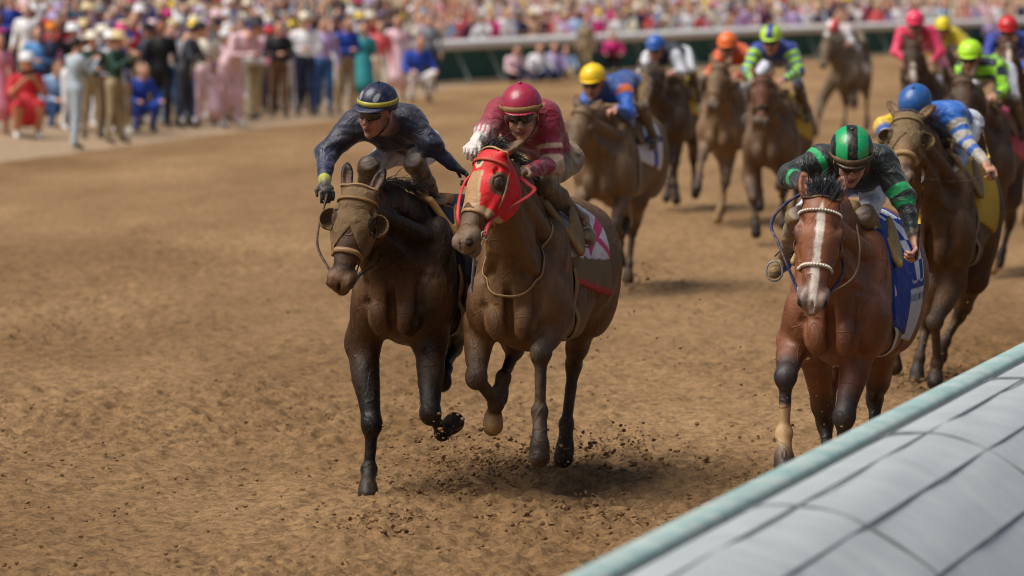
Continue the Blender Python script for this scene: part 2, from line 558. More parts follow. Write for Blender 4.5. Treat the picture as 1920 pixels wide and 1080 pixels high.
M['dirt_dark'] = mat_skin('damp_thrown_dirt', rough=.95, bump=.3)
# loose clods lying on the track
def lump(c, r):
    V0 = np.array([(1, 0, 0), (-1, 0, 0), (0, 1, 0), (0, -1, 0), (0, 0, 1), (0, 0, -1), (.6, .6, .5), (-.6, .5, .6), (.5, -.6, .6), (-.6, -.6, .5)], float)
    return V0
_ico_v = []
t_ = (1 + 5 ** .5) / 2
ICO = np.array([(-1, t_, 0), (1, t_, 0), (-1, -t_, 0), (1, -t_, 0), (0, -1, t_), (0, 1, t_), (0, -1, -t_), (0, 1, -t_), (t_, 0, -1), (t_, 0, 1), (-t_, 0, -1), (-t_, 0, 1)]) / 1.9
ICOF = np.array([(0, 11, 5), (0, 5, 1), (0, 1, 7), (0, 7, 10), (0, 10, 11), (1, 5, 9), (5, 11, 4), (11, 10, 2), (10, 7, 6), (7, 1, 8), (3, 9, 4), (3, 4, 2), (3, 2, 6), (3, 6, 8), (3, 8, 9), (4, 9, 5), (2, 4, 11), (6, 2, 10), (8, 6, 7), (9, 8, 1)])
def clods(name, centres, radii, label=None, mt=None):
    n = len(centres)
    V = ICO[None] * (1 + .35 * rng.normal(size=(n, 12, 1))) * np.asarray(radii)[:, None, None] * np.array([1, 1, .75]) + np.asarray(centres)[:, None]
    F = ICOF[None] + 12 * np.arange(n)[:, None, None]
    o = link(name, mesh_np(name, V.reshape(-1, 3), F.reshape(-1, 3), np.ones((n * 12, 3)) * lin('#775a3a'), [mt or M['dirt']], None, False))
    return tag(o, label, 'dirt', kind='stuff')
n = 9000
yy = 14 + 34 * rng.random(n) ** 1.5
xx = (rng.random(n) * 2 - 1) * yy * .13
k = vnoise(np.stack([xx * .8, yy * .5, yy * 0], 1), 1.0) + .6 * rng.random(n) > .2
clods('dirt_clods', np.stack([xx, yy, np.full(n, .002)], 1)[k], (.004 + .011 * rng.random(n) ** 3)[k], 'small loose dirt clods scattered over the harrowed track')
cc, rr_ = [], []
for (px, py, spread, cnt) in [(1015, 868, .5, 240), (1120, 855, .5, 220), (900, 868, .4, 260), (830, 905, .35, 200), (1178, 535, .5, 200), (1730, 712, .5, 260), (1480, 905, .35, 200), (700, 975, .3, 160), (1000, 960, .6, 200)]:
    g0 = ground_at(px, py)
    for _ in range(cnt):
        cc.append(g0 + np.array([rng.normal() * spread * .55, rng.normal() * spread, .004])); rr_.append(.004 + .015 * rng.random() ** 4)
clods('churned_dirt', cc, rr_, 'heaps of churned darker clods where the hooves have dug in', M['dirt_dark'])
# dirt thrown up by the hooves
C_, R_ = [], []
for (px, py, Y, sx, sz, cnt) in [(1010, 862, 23.7, .5, .1, 170), (1140, 850, 24.4, .3, .1, 110), (900, 850, 23.5, .35, .12, 120), (820, 860, 22.9, .3, .12, 130), (1178, 535, 39.6, .32, .1, 130),
                                 (1300, 480, 36, .6, .5, 26), (1120, 740, 26, .7, .5, 60), (1730, 700, 29.6, .4, .2, 110), (1440, 800, 22.6, .4, .2, 60), (1265, 385, 53, .3, .08, 60)]:
    c = at(px, py, Y); c[2] = max(c[2], .03)
    for _ in range(cnt):
        q = c + np.array([rng.normal() * sx * .5, rng.normal() * sx * .6, abs(rng.normal()) * sz])
        C_.append(q); R_.append(.003 + .012 * rng.random() ** 4)
clods('flying_dirt', C_, R_, 'spray of dirt thrown up around the galloping hooves', M['dirt_dark'])

# ================================================================ inner rail with its white cover
r0, r1_ = np.array([1.034, 15.6]), np.array([2.478, 20.6])
rd = nrm(r1_ - r0); rn = np.array([rd[1], -rd[0]])
a0, a1 = r0 - rd * 9.0, r0 + rd * 34
rail = empty('rail', (a0[0], a0[1], 0), 0)
tag(rail, 'inner track rail with a teal edge and a sloping white padded cover, bottom right corner', 'rail')
Lr = np.linalg.norm(a1 - a0)
prof = [(.0, 1.10), (.10, 1.12), (.30, 1.108), (.5, 1.02), (.72, .86), (.95, .60), (1.1, .34)]
pf = spline(prof, 6)
nseg = 100
V = []
for i in range(nseg + 1):
    q = rd * Lr * i / nseg
    for (s, z) in pf:
        k = .006 * math.sin(i * 2.1 + s * 9) + .004 * math.sin(i * .7 + s * 23)
        V.append((q[0] + rn[0] * (s + .135), q[1] + rn[1] * (s + .135), z - .02 + k * min(1, s * 6)))
npf = len(pf)
F_ = [(i * npf + j, i * npf + j + 1, (i + 1) * npf + j + 1, (i + 1) * npf + j) for i in range(nseg) for j in range(npf - 1)]
m, t, N, L, b = nodes('padded_vinyl')
tc = N.new('ShaderNodeTexCoord')
mp = N.new('ShaderNodeMapping'); mp.inputs['Rotation'].default_value = (0, 0, -math.atan2(rd[1], rd[0])); L.new(tc.outputs['Object'], mp.inputs[0])
nz = N.new('ShaderNodeTexNoise'); nz.inputs['Scale'].default_value = 4; nz.inputs['Detail'].default_value = 12; nz.inputs['Roughness'].default_value = .82
mp2 = N.new('ShaderNodeMapping'); mp2.inputs['Scale'].default_value = (1.6, .5, 1); L.new(mp.outputs[0], mp2.inputs[0]); L.new(mp2.outputs[0], nz.inputs['Vector'])
cr = N.new('ShaderNodeValToRGB'); cr.color_ramp.elements[0].position = .35; cr.color_ramp.elements[0].color = (*lin('#9ea5a6'), 1); cr.color_ramp.elements[1].position = .62; cr.color_ramp.elements[1].color = (*lin('#b6bcba'), 1)
L.new(nz.outputs[0], cr.inputs[0]); L.new(cr.outputs[0], b.inputs['Base Color']); b.inputs['Roughness'].default_value = .45
bb = N.new('ShaderNodeBump'); bb.inputs['Strength'].default_value = .3; bb.inputs['Distance'].default_value = .02; L.new(nz.outputs[0], bb.inputs['Height']); L.new(bb.outputs[0], b.inputs['Normal'])
M['vinyl'] = m
cov = link('cover', mesh_np('cover', np.array(V), np.array(F_), None, [m]), rail)
sol = cov.modifiers.new('thickness', 'SOLIDIFY'); sol.thickness = .02; sol.offset = -1
def rp(s, along, z):
    q = rd * along + rn * s
    return np.array([q[0], q[1], z])
S_ = Batch()
for s in (.15, .32, .555, .80):
    z = np.interp(s - .135, [a for a, _ in pf], [b_ for _, b_ in pf]) - .016
    S_.tube([rp(s, u, z) for u in np.linspace(0, Lr, 60)], .005, '#6f7375')
for u in np.arange(.55, Lr, 2.35):
    S_.tube([rp(s + .135, u, z - .016) for s, z in pf], .0055, '#6f7375')
M['seam'] = mat_skin('grey_seam_cord', rough=.8, bump=.1)
S_.build('seam', M['seam'], cov)
T_ = Solid()
TB = Batch()
Pp = np.array([rp(.06, u, 1.085) for u in np.linspace(0, Lr, 80)])
TB.tube(Pp, .066, '#8caaa6', sides=12, up=(0, 0, 1), ratio=.4)
M['teal'] = mat_skin('chalky_teal_paint', rough=.6, var=.15, vscale=5, mud=.5, mudcol='#c0beb6', mscale=7, mlo=.45, mhi=.55, bump=.2)
TB.build('edge_tube', M['teal'], rail)
for i, u in enumerate(np.arange(1.2, Lr, 2.4)):
    PB = Batch()
    PB.tube([rp(.55, u, -.02), rp(.42, u, .6), rp(.12, u, 1.06)], .03, '#cfd4d4', sides=8)
    PB.build('post', M['teal'], rail)
# ---------------------------------------------------------------- horses
class Pose:
    """horse-local frame: x forward, y to the horse's left, z up; J() turns a photo position and a forward offset into a local joint"""
    def __init__(s, X, Y, yaw):
        s.root = np.array([X, Y, 0.0])
        a = R(yaw)
        s.h = np.array([-math.sin(a), -math.cos(a), 0.0])
        s.l = np.array([-s.h[1], s.h[0], 0.0])
        s.rz = math.atan2(s.h[1], s.h[0])
    def J(s, px, py, f):
        d = ray(px, py)
        t = (f + (s.root - CAM) @ s.h) / (d @ s.h)
        P = CAM + d * t - s.root
        return np.array([P @ s.h, P @ s.l, P[2]])
    def W(s, p):
        return s.root + s.h * p[0] + s.l * p[1] + np.array([0, 0, p[2]])
    def px(s, p):
        return project(s.W(np.asarray(p, float)))

class Frame:
    """a along, l lateral (left), n outward/up"""
    def __init__(s, o, a, lat, scale=1.0):
        s.o = np.asarray(o, float)
        s.a = nrm(a)
        lat = np.asarray(lat, float)
        s.l = nrm(lat - s.a * (lat @ s.a))
        s.n = np.cross(s.a, s.l)
        s.s = scale
    def __call__(s, u, v, w):
        return s.o + (s.a * u + s.l * v + s.n * w) * s.s
    def axes(s):
        return [s.a, s.l, s.n]
    def inv(s, P):
        q = (np.asarray(P) - s.o) / s.s
        return q @ s.a, q @ s.l, q @ s.n

def leg_set(kind):
    """default joints (x, z) of fore: elbow, knee, fetlock, coronet, toe; hind: stifle, hock, fetlock, coronet, toe"""
    F = {
        'reach': [(.26, .93), (.66, .78), (.92, .58), (1.0, .50), (1.06, .42)],
        'stand': [(.2, .93), (.3, .5), (.26, .19), (.31, .08), (.34, .0)],
        'fold': [(.22, .92), (.5, .62), (.22, .5), (.1, .54), (.04, .62)],
        'push': [(.15, .93), (.05, .52), (-.18, .25), (-.2, .14), (-.16, .04)],
        'land': [(.24, .93), (.52, .58), (.66, .28), (.74, .17), (.78, .07)],
    }
    H = {
        'stand': [(-.7, .88), (-1.02, .52), (-.95, .17), (-.88, .08), (-.84, .0)],
        'under': [(-.5, .84), (-.7, .52), (-.45, .26), (-.38, .17), (-.32, .09)],
        'push': [(-.85, .86), (-1.3, .66), (-1.42, .3), (-1.44, .18), (-1.38, .08)],
        'fold': [(-.6, .84), (-.95, .62), (-.75, .38), (-.72, .27), (-.76, .17)],
    }
    return F, H

def build_horse(name, label, pose, head, legs, coat, points, face=None, vox=.01, mat=None, scale=1.0, group='racehorses galloping up the track',
                pale_hoof=(), sock=(), head_col=None, blaze=None, mane=True, belly=0.0, ears_up=1.0, chest_paint=None, hind_dark=None, lat=(.17, .15), tail=True):
    root = empty(name, pose.root, pose.rz)
    tag(root, label, 'horse', group)
    mat = mat or M['coat']
    coat, points = lin(coat), lin(points)
    hc = lin(head_col) if head_col is not None else coat
    S = Solid()
    # trunk
    S.ell((.12, 0, 1.12), (.46, .25, .33), k=.05)
    S.ell((-.35, 0, 1.14), (.58, .275, .31), k=.1)
    S.ell((-.08, 0, 1.50), (.30, .07, .12), k=.12)
    S.cone((-.1, 0, 1.36), (-.75, 0, 1.38), .19, .2, k=.1)
    S.ell((-.86, 0, 1.33), (.36, .25, .25), k=.1)
    for y in (-1, 1):
        S.ell((-.92, y * .135, 1.14), (.27, .14, .36), k=.08)
        S.ell((-.62, y * .16, 1.22), (.2, .12, .24), k=.1)
        S.ell((.22, y * .155, 1.2), (.15, .11, .34), k=.05, axes=[(1, 0, .35), (0, 1, 0), (-.35, 0, 1)])
        S.ell((.33, y * .17, 1.04), (.16, .1, .17), k=.04)
        S.ell((.495, y * .078, .985), (.085, .074, .115), k=.012)
        S.ell((.47, y * .08, 1.12), (.07, .07, .08), k=.02)
        S.ell((.40, y * .185, 1.10), (.09, .06, .15), k=.015)
        S.ell((-.1, y * .2, 1.0), (.3, .07, .16), k=.04)
        S.ell((.02, y * .2, 1.2), (.07, .06, .2), k=.015, axes=[(1, 0, .3), (0, 1, 0), (-.3, 0, 1)])
        S.ell((.12, y * .17, .98), (.17, .09, .13), k=.04)
        S.ell((.10, y * .2, 1.1), (.08, .055, .2), k=.012, axes=[(1, 0, .5), (0, 1, 0), (-.5, 0, 1)])
        S.ell((.25, y * .215, 1.22), (.055, .05, .22), k=.014, axes=[(1, 0, .4), (0, 1, 0), (-.4, 0, 1)])
        S.ell((.30, y * .2, 1.0), (.08, .06, .1), k=.012)
        S.ell((-.72, y * .2, 1.18), (.09, .07, .24), k=.02, axes=[(1, 0, -.4), (0, 1, 0), (.4, 0, 1)])
        S.ell((-.98, y * .19, 1.12), (.08, .07, .26), k=.018)
    S.ell((.35, 0, 1.13), (.15, .19, .21), k=.06)
    S.ell((.57, 0, 1.03), (.05, .014, .13), k=.035, op='-')
    # neck
    pol, muz, tau = head['poll'], head['muzzle'], R(head.get('tau', -16))
    A = nrm(muz - pol)
    hs = head.get('s', 1.0)
    H = Frame(pol, A, (math.sin(tau), math.cos(tau), head.get('roll', 0.0)), hs)
    nk = H(.06, 0, -.09)
    nk2 = H(.17, 0, -.16)
    mid_c = (nk + np.array([.02, 0, 1.5])) / 2 + np.array([-.02, 0, .05])
    S.cone((-.02, 0, 1.46), mid_c, .13, .105, k=.1, flat=((0, 1, 0), 1.35))
    S.cone(mid_c, nk, .105, .088, k=.06, flat=((0, 1, 0), 1.15))
    base = np.array([.34, 0, 1.2])
    mid_t = base * .5 + nk2 * .5 + np.array([-.03, 0, -.0])
    S.cone(base, mid_t, .175, .13, k=.1, flat=((0, 1, 0), 1.15))
    S.cone(mid_t, nk2, .13, .085, k=.06, flat=((0, 1, 0), 1.1))
    for y in (-1, 1):
        S.cone(H(.16, y * .055, -.15), (.40, y * .12, 1.16), .045, .06, k=.02)
        S.cone(H(.09, y * .05, -.1), (.16, y * .13, 1.36), .05, .08, k=.025)
    # head
    HS = Solid()
    ax = H.axes()
    LW = head.get('lw', 1.2)
    def e(c, r, k=.03, **kw): HS.ell(H(c[0], c[1] * LW, c[2]), np.array(r) * (1, LW, 1) * hs, k=k, axes=ax, **kw)
    def cn(a, b, ra, rb, k=.03, **kw): HS.cone(H(a[0], a[1] * LW, a[2]), H(b[0], b[1] * LW, b[2]), ra * hs, rb * hs, k=k, flat=(H.l, 1 / LW), **kw)
    e((.08, 0, -.05), (.12, .082, .085))
    e((.19, 0, -.055), (.12, .088, .07))
    cn((.2, 0, -.045), (.46, 0, -.045), .074, .047, k=.03)
    for y in (-1, 1):
        e((.183, y * .09, -.05), (.036, .014, .024), k=.01, col='#1a120d')
        e((.165, y * .08, -.04), (.05, .02, .024), k=.025)
        e((.2, y * .05, -.15), (.12, .034, .105), k=.04)
        cn((.25, y * .083, -.085), (.37, y * .058, -.075), .014, .01, k=.02)
        e((.13, y * .078, -.02), (.03, .018, .016), k=.02, op='-')
    cn((.22, 0, -.18), (.46, 0, -.105), .05, .036, k=.04)
    mzc = lin(head.get('muzzle_col', points))
    e((.52, 0, -.065), (.075, .056, .062), k=.03, col=mzc)
    for y in (-1, 1):
        e((.53, y * .04, -.035), (.048, .024, .034), k=.018, col=mzc)
        e((.495, y * .05, -.062), (.04, .02, .03), k=.02, col=mzc)
        HS.ell(H(.555, y * .062 * LW, -.03), np.array((.027, .02, .015)) * hs, k=.008, axes=[H.a + H.l * y * .35, H.l - H.a * y * .35, H.n], op='-')
        HS.ell(H(.548, y * .052 * LW, -.032), np.array((.024, .015, .013)) * hs, k=.003, axes=[H.a + H.l * y * .35, H.l - H.a * y * .35, H.n], col='#0d0806')
    e((.54, 0, -.13), (.045, .036, .026), k=.02, col=mzc)
    e((.587, 0, -.104), (.05, .06, .007), k=.01, op='-')
    e((.57, 0, -.035), (.03, .006, .03), k=.015, op='-')
    for y, el in ((1, head.get('earL', (-.13, .045, -.03))), (-1, head.get('earR', (-.13, -.045, -.03)))):
        el = np.array(el) * ears_up
        b0 = np.array([.015, y * .072, -.02]); c0 = b0 + el * .5
        d = H.a * el[0] + H.l * el[1] + H.n * el[2]
        o = nrm(np.cross(d, H.n))
        L = np.linalg.norm(el)
        HS.ell(H(*c0), np.array((L * .62, .036, .022)) * hs, k=.015, axes=[d, o, np.cross(nrm(d), o)])
        HS.ell(H(*(c0 + np.array([0, 0, .02]))), np.array((L * .46, .02, .018)) * hs, k=.01, axes=[d, o, np.cross(nrm(d), o)], op='-')
    S.prims += HS.prims
    # legs
    Fk, Hk = leg_set(0)
    pc = points
    for key, side in (('LF', 1), ('RF', -1)):
        J = legs[key]
        if isinstance(J, str): J = [np.array([x, side * y, z]) for (x, z), y in zip(Fk[J], (lat[0], lat[0] - .02, lat[1] - .02, lat[1] - .02, lat[1] - .02))]
        el, kn, fe, co, to = [np.array(j, float) for j in J]
        sh = np.array([.36, side * .15, 1.1])
        S.cone(sh, el, .125, .095, k=.06)
        up = el + np.array([0, 0, .02])
        S.cone(up, kn, .092, .05, k=.05); arm_q = S.prims[-1]
        q = el * .62 + kn * .38
        S.ell(q + np.array([.015, side * .015, 0]), (.055, .052, .12), k=.05, axes=[(1, 0, 0), (0, 1, 0), nrm(el - kn)])
        fa = nrm(kn - el); fz = nrm(np.cross(np.array([0, 1.0, 0]), -fa))
        if fz[0] < 0: fz = -fz
        S.ell(el * .7 + kn * .3 + fz * .04 + np.array([0, side * .01, 0]), (.035, .035, .12), k=.012, axes=[fz, (0, 1, 0), fa])
        S.ell(el * .75 + kn * .25 + np.array([0, side * .045, 0]) - fz * .015, (.035, .03, .11), k=.012, axes=[fz, (0, 1, 0), fa])
        is_sock = key in sock
        def legcol(t, P, c=coat, p=pc):
            return c + (p - c) * np.clip((t - .45) / .4, 0, 1)[:, None]
        arm_q['col'] = legcol
        lo = lin('#a8875e') if is_sock else pc
        def cancol(t, P, p=pc, lo=lo):
            return p + (lo - p) * np.clip((t - .45) / .12, 0, 1)[:, None]
        fw = nrm(np.cross(np.array([0, 1.0, 0]), nrm(kn - fe)))
        S.ell(kn, (.06, .06, .07), k=.025, axes=[fw, (0, 1, 0), nrm(el - fe)], col=pc)
        S.cone(kn, fe, .036, .031, k=.03, flat=((0, 1, 0), 1.1), col=cancol)
        S.cone(kn - fw * .02, fe - fw * .018, .024, .024, k=.02, col=cancol)
        S.ell(fe, (.05, .046, .046), k=.02, col=lo)
        S.cone(fe, co, .037, .043, k=.025, col=lo)
        hoof(S, co, to, key in pale_hoof)
    for key, side in (('LH', 1), ('RH', -1)):
        J = legs[key]
        if isinstance(J, str): J = [np.array([x, side * y, z]) for (x, z), y in zip(Hk[J], (.17, .14, .13, .13, .13))]
        st, hk, fe, co, to = [np.array(j, float) for j in J]
        hip = np.array([-.85, side * .13, 1.2])
        S.cone(hip, st, .17, .12, k=.08)
        S.cone(st, hk, .115, .052, k=.05, flat=((0, 1, 0), 1.2), col=lambda t, P, c=coat, p=pc: c + (p - c) * np.clip((t - .45) / .4, 0, 1)[:, None])
        S.cone(hip + np.array([-.14, 0, -.1]), hk * .75 + st * .25 + np.array([-.03, 0, 0]), .1, .05, k=.08)
        d = nrm(hk - fe)
        bk = nrm(np.cross(nrm(hk - fe), np.array([0, 1.0, 0])))
        if bk[0] > 0: bk = -bk
        S.ell(hk, (.055, .045, .075), k=.03, axes=[bk, (0, 1, 0), d], col=pc)
        S.ell(hk + bk * .045 + d * .045, (.03, .028, .05), k=.03, axes=[bk, (0, 1, 0), d], col=pc)
        lo = lin('#a8875e') if key in sock else pc
        S.cone(hk, fe, .042, .034, k=.03, flat=((0, 1, 0), 1.15), col=lambda t, P, p=pc, lo=lo: p + (lo - p) * np.clip((t - .5) / .15, 0, 1)[:, None])
        S.ell(fe, (.046, .042, .048), k=.025, col=lo)
        S.cone(fe, co, .037, .045, k=.025, col=lo)
        hoof(S, co, to, key in pale_hoof)
    if vox < .015:              # creases between the muscles
        def groove(pts, dirn, r=.012, k=.03):
            Q = [surf(S, np.array(p, float), nrm(dirn), .002, .6) for p in pts]
            for a_, b_ in zip(Q[:-1], Q[1:]):
                S.cone(a_, b_, r, r, k=k, op='-')
        groove([(.2, 0, 1.17), (.2, 0, 1.08), (.2, 0, .98), (.2, 0, .9)], (1, 0, 0), .013, .04)
        for y in (-1, 1):
            groove([(.2, y * .145, 1.16), (.2, y * .15, 1.06), (.2, y * .135, .96), (.2, y * .11, .89)], (1, 0, 0), .011, .03)
            groove([(.2, y * .03, 1.27), (.2, y * .09, 1.2), (.2, y * .16, 1.17)], (1, 0, .15), .009, .03)
            groove([(-.02, 0, 1.36), (.0, 0, 1.2), (.06, 0, 1.05), (.14, 0, .95)], (0, y, 0), .013, .04)
            groove([(.1, 0, 1.42), (.2, 0, 1.27), (.29, 0, 1.12)], (.25, y, 0), .009, .03)
            groove([(.16, 0, 1.12), (.2, 0, 1.02), (.26, 0, .96)], (.2, y, 0), .009, .03)
            groove([(-1.0, 0, 1.32), (-1.03, 0, 1.15), (-1.0, 0, .98)], (-.35, y, 0), .011, .04)
            groove([(-.62, 0, 1.3), (-.58, 0, 1.15), (-.62, 0, 1.0)], (0, y, 0), .012, .05)
            for xr in (-.2, -.28, -.36, -.44): groove([(xr + .03, 0, 1.28), (xr, 0, 1.05)], (0, y, 0), .004, .03)
            m0 = H(.2, 0, -.2)
            groove([m0 * .85 + base * .15, m0 * .5 + base * .5, m0 * .12 + base * .88], (.25, y, -.12), .012, .04)
    def recol(P, C):
        u, v, w = H.inv(P)
        if head_col is not None:
            t = np.clip((.33 - np.abs(u - .22)) / .05, 0, 1) * np.clip((.16 - np.abs(v)) / .03, 0, 1) * np.clip((w + .25) / .03, 0, 1)
            near = np.abs(C - coat).sum(1) < .02
            C = np.where(near[:, None], C + (hc - C) * t[:, None], C)
        n = vnoise(P, 18.0)
        if blaze is not None:
            wid = blaze(u)
            n2 = vnoise(P, 45.0)
            b = np.clip((wid + .006 * n + .003 * n2 - np.abs(v + .006 * n)) / .006 + .5, 0, 1) * (wid > .001) * (w > -.09) * (u > -.02) * (u < .6)
            C = C + (lin('#d8cbbd') - C) * b[:, None]
        for y in (-1, 1):
            nn = ((u - .556) / .026) ** 2 + ((v - y * .056 * LW) / .015) ** 2 + ((w + .03) / .026) ** 2 < 1
            C = np.where(nn[:, None], lin('#120b08'), C)
            ee = ((u - .185) / .034) ** 2 + ((v - y * .1 * LW) / .03) ** 2 + ((w + .05) / .027) ** 2
            C = C + (lin('#1c120d') - C) * np.clip(1.3 - ee, 0, 1)[:, None] * .8
        ins = (w > .0) & (u < -.02) & (u > -.16)
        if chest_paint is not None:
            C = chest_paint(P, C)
        # pale dust-brown on belly-side and between the legs is left to the mud in the material
        return C
    def disp(V):
        return V + .0016 * np.stack([vnoise(V + 3.1, 30.), vnoise(V + 7.7, 30.), vnoise(V + 1.3, 30.)], 1)
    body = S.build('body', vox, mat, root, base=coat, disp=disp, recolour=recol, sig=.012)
    # eyes
    for y in (-1, 1):
        v, f = sphere_vf(H(.185, y * .097 * LW, -.05), np.array((.019, .016, .018)) * hs, H.axes(), 10)
        Batch().add(v, f, '#0c0705').build('eye', M['eye'], root)
    out = dict(root=root, LW=LW, S=S, H=H, HS=HS, pose=pose, vox=vox)
    hair_col = head.get('mane_col', '#120c09')
    if mane:
        # crest hair
        roots, dirs = [], []
        n = 260 if vox < .015 else 46
        crest0, crest1 = H(-.01, 0, -.02), np.array([.0, 0, 1.6])
        for i in range(n):
            t = rng.random()
            p = crest0 * (1 - t) + crest1 * t
            p = p + np.array([-.02 * math.sin(t * 3.1), 0, .055 * math.sin(t * 3.1)])
            side = head.get('mane_side', -1)
            roots.append(p + np.array([0, side * .02 + rng.normal() * .012, 0]))
            dirs.append(np.array([-.5 + rng.normal() * .2, side * .6 + rng.normal() * .2, .25 + rng.normal() * .2]))
        hair('mane', roots, dirs, .13, hair_col, root, thick=.0035 if vox < .015 else .012, droop=1.6)
        fl = head.get('forelock', None)
        if fl is not None:
            roots = [H(rng.normal() * .02 - .02, rng.normal() * .035, .005) for _ in range(520)]
            dirs = [np.array(fl) + rng.normal(size=3) * .3 for _ in range(520)]
            hair('forelock', roots, dirs, .09, head.get('forelock_col', hair_col), root, thick=.003, droop=1.0)
    if tail:
        roots = [np.array([-1.2 + rng.normal() * .015, rng.normal() * .02, 1.40 + rng.normal() * .02]) for _ in range(110 if vox < .015 else 40)]
        dirs = [np.array([-.7 + rng.normal() * .1, rng.normal() * .07, -.55 + rng.normal() * .12]) for _ in roots]
        hair('tail', roots, dirs, .6, hair_col, root, thick=.009, droop=1.5)
    return out

def sphere_vf(c, r, axes=None, n=8):
    V, F = [], []
    A = np.eye(3) if axes is None else np.array(axes)
    for i in range(n + 1):
        th = math.pi * i / n
        for j in range(2 * n):
            ph = math.pi * j / n
            q = np.array([math.sin(th) * math.cos(ph), math.sin(th) * math.sin(ph), math.cos(th)]) * r
            V.append(c + q @ A)
    for i in range(n):
        for j in range(2 * n):
            k = (j + 1) % (2 * n)
            F.append((i * 2 * n + j, (i + 1) * 2 * n + j, (i + 1) * 2 * n + k, i * 2 * n + k))
    return np.array(V), np.array(F)

def hoof(S, co, to, pale):
    d = nrm(to - co)
    c = '#9c7a4e' if pale else '#2a211a'
    S.cone(co, co + d * .03, .047, .053, k=.008, col=c)
    S.cone(co + d * .02, to - d * .012, .052, .058, k=.01, col=c)

def hair(name, roots, dirs, L, col, parent, thick=.006, droop=.8):
    B = Batch()
    base = lin(col)
    for p, d in zip(roots, dirs):
        l = L * (.6 + .7 * rng.random())
        pts = []
        q = np.array(p, float); dd = nrm(d) if np.linalg.norm(d) else d
        cur = rng.normal(size=3) * .25
        for i in range(6):
            pts.append(q.copy())
            q = q + dd * l / 5
            dd = nrm(dd + np.array([0, 0, -droop * .16]) + cur * .12)
        r = thick * np.array([.7, 1, 1, .85, .55, .12])
        B.tube(pts, r, base * (.6 + .9 * rng.random()), sides=4, ratio=.5)
    return B.build(name, M['hair'], parent)

# ---- tack
def surf(S, c, d, off=0.0, rmax=.6, r0=0.0):
    """march from c along unit d to where the solid ends"""
    r = np.linspace(r0, rmax, 160)
    P = c + r[:, None] * d
    D = S.eval(P)
    i = np.nonzero(D < 0)[0]
    k = r[i[-1]] if len(i) else r0
    return c + d * (k + off)

def ring(S, c, e1, e2, off=.004, n=28, a0=0., a1=2 * math.pi, rmax=.6):
    e1, e2 = nrm(e1), nrm(e2)
    full = abs(a1 - a0 - 2 * math.pi) < 1e-6
    A = np.linspace(a0, a1, n, endpoint=not full)
    return np.array([surf(S, c, e1 * math.cos(a) + e2 * math.sin(a), off, rmax) for a in A])

def strap(B, P, c0, w=.009, t=.35, closed=False, col='#6b4a2c', smooth=3):
    P = np.array(P)
    Q = spline(P, smooth, closed)
    up = Q - c0
    B.tube(Q, w, col, sides=6, closed=closed, up=up, ratio=t)

def bridle(h, col='#5a3d24', off=.006, nose_col=None, nose_w=.012, brow_col=None, brow_w=.01, u_nose=.37, shadow_roll=False):
    H, HS, root = h['H'], h['HS'], h['root']
    s = H.s
    B = Batch()
    # noseband
    c = H(u_nose, 0, -.08)
    P = ring(HS, c, H.l, H.n, .006 if u_nose > .34 else off, 26, rmax=.2)
    strap(B, P, c, nose_w * s, .45 if not shadow_roll else .9, True, nose_col or col)
    # browband
    c = H(.075, 0, -.06)
    P = ring(HS, c, H.l, H.n, off, 16, a0=-.3, a1=math.pi + .3, rmax=.2)
    strap(B, P, c, brow_w * s, .45, False, brow_col or col)
    # headpiece behind the ears + throatlatch
    c = H(.035, 0, -.07)
    P = ring(HS, c, H.l, nrm(H.n * 1 - H.a * .55), off, 16, a0=-.4, a1=math.pi + .4, rmax=.2)
    strap(B, P, c, .008, .5, False, col)
    for y in (-1, 1):
        # cheekpiece from the brow to the bit
        P = []
        for u in (.075, .16, .25, .33, .41, .46):
            c = H(u, 0, -.085 - .02 * (u > .3))
            a = -.12 if u < .3 else -.25
            P.append(surf(HS, c, nrm(H.l * y * math.cos(a) + H.n * math.sin(a)), off + .001, .2))
        strap(B, P, H(.27, 0, -.08), .008, .5, False, col)
        bit = H(.475, y * .062 * h['LW'], -.1)
        # ring of the bit
        t = np.linspace(0, 2 * math.pi, 14, endpoint=False)
        RR = [bit + H.a * .024 * math.cos(x) + H.n * .024 * math.sin(x) + H.l * y * .004 for x in t]
        B.tube(RR, .0035, '#b9b4aa', sides=6, closed=True)
        h['bit' + ('L' if y > 0 else 'R')] = bit
    B.tube([h['bitR'], H(.48, 0, -.1), h['bitL']], .006, '#b9b4aa')
    return B.build('bridle', M['leather'], root)

def beads(h, u, n, col='#e8e2d6'):
    H, HS = h['H'], h['HS']
    B = Batch()
    c = H(u, 0, -.07)
    for a in np.linspace(.15, math.pi - .15, n):
        p = surf(HS, c, nrm(H.l * math.cos(a) + H.n * math.sin(a)), .011, .2)
        v, f = sphere_vf(p, .0062, None, 4)
        B.add(v, f, col)
    return B

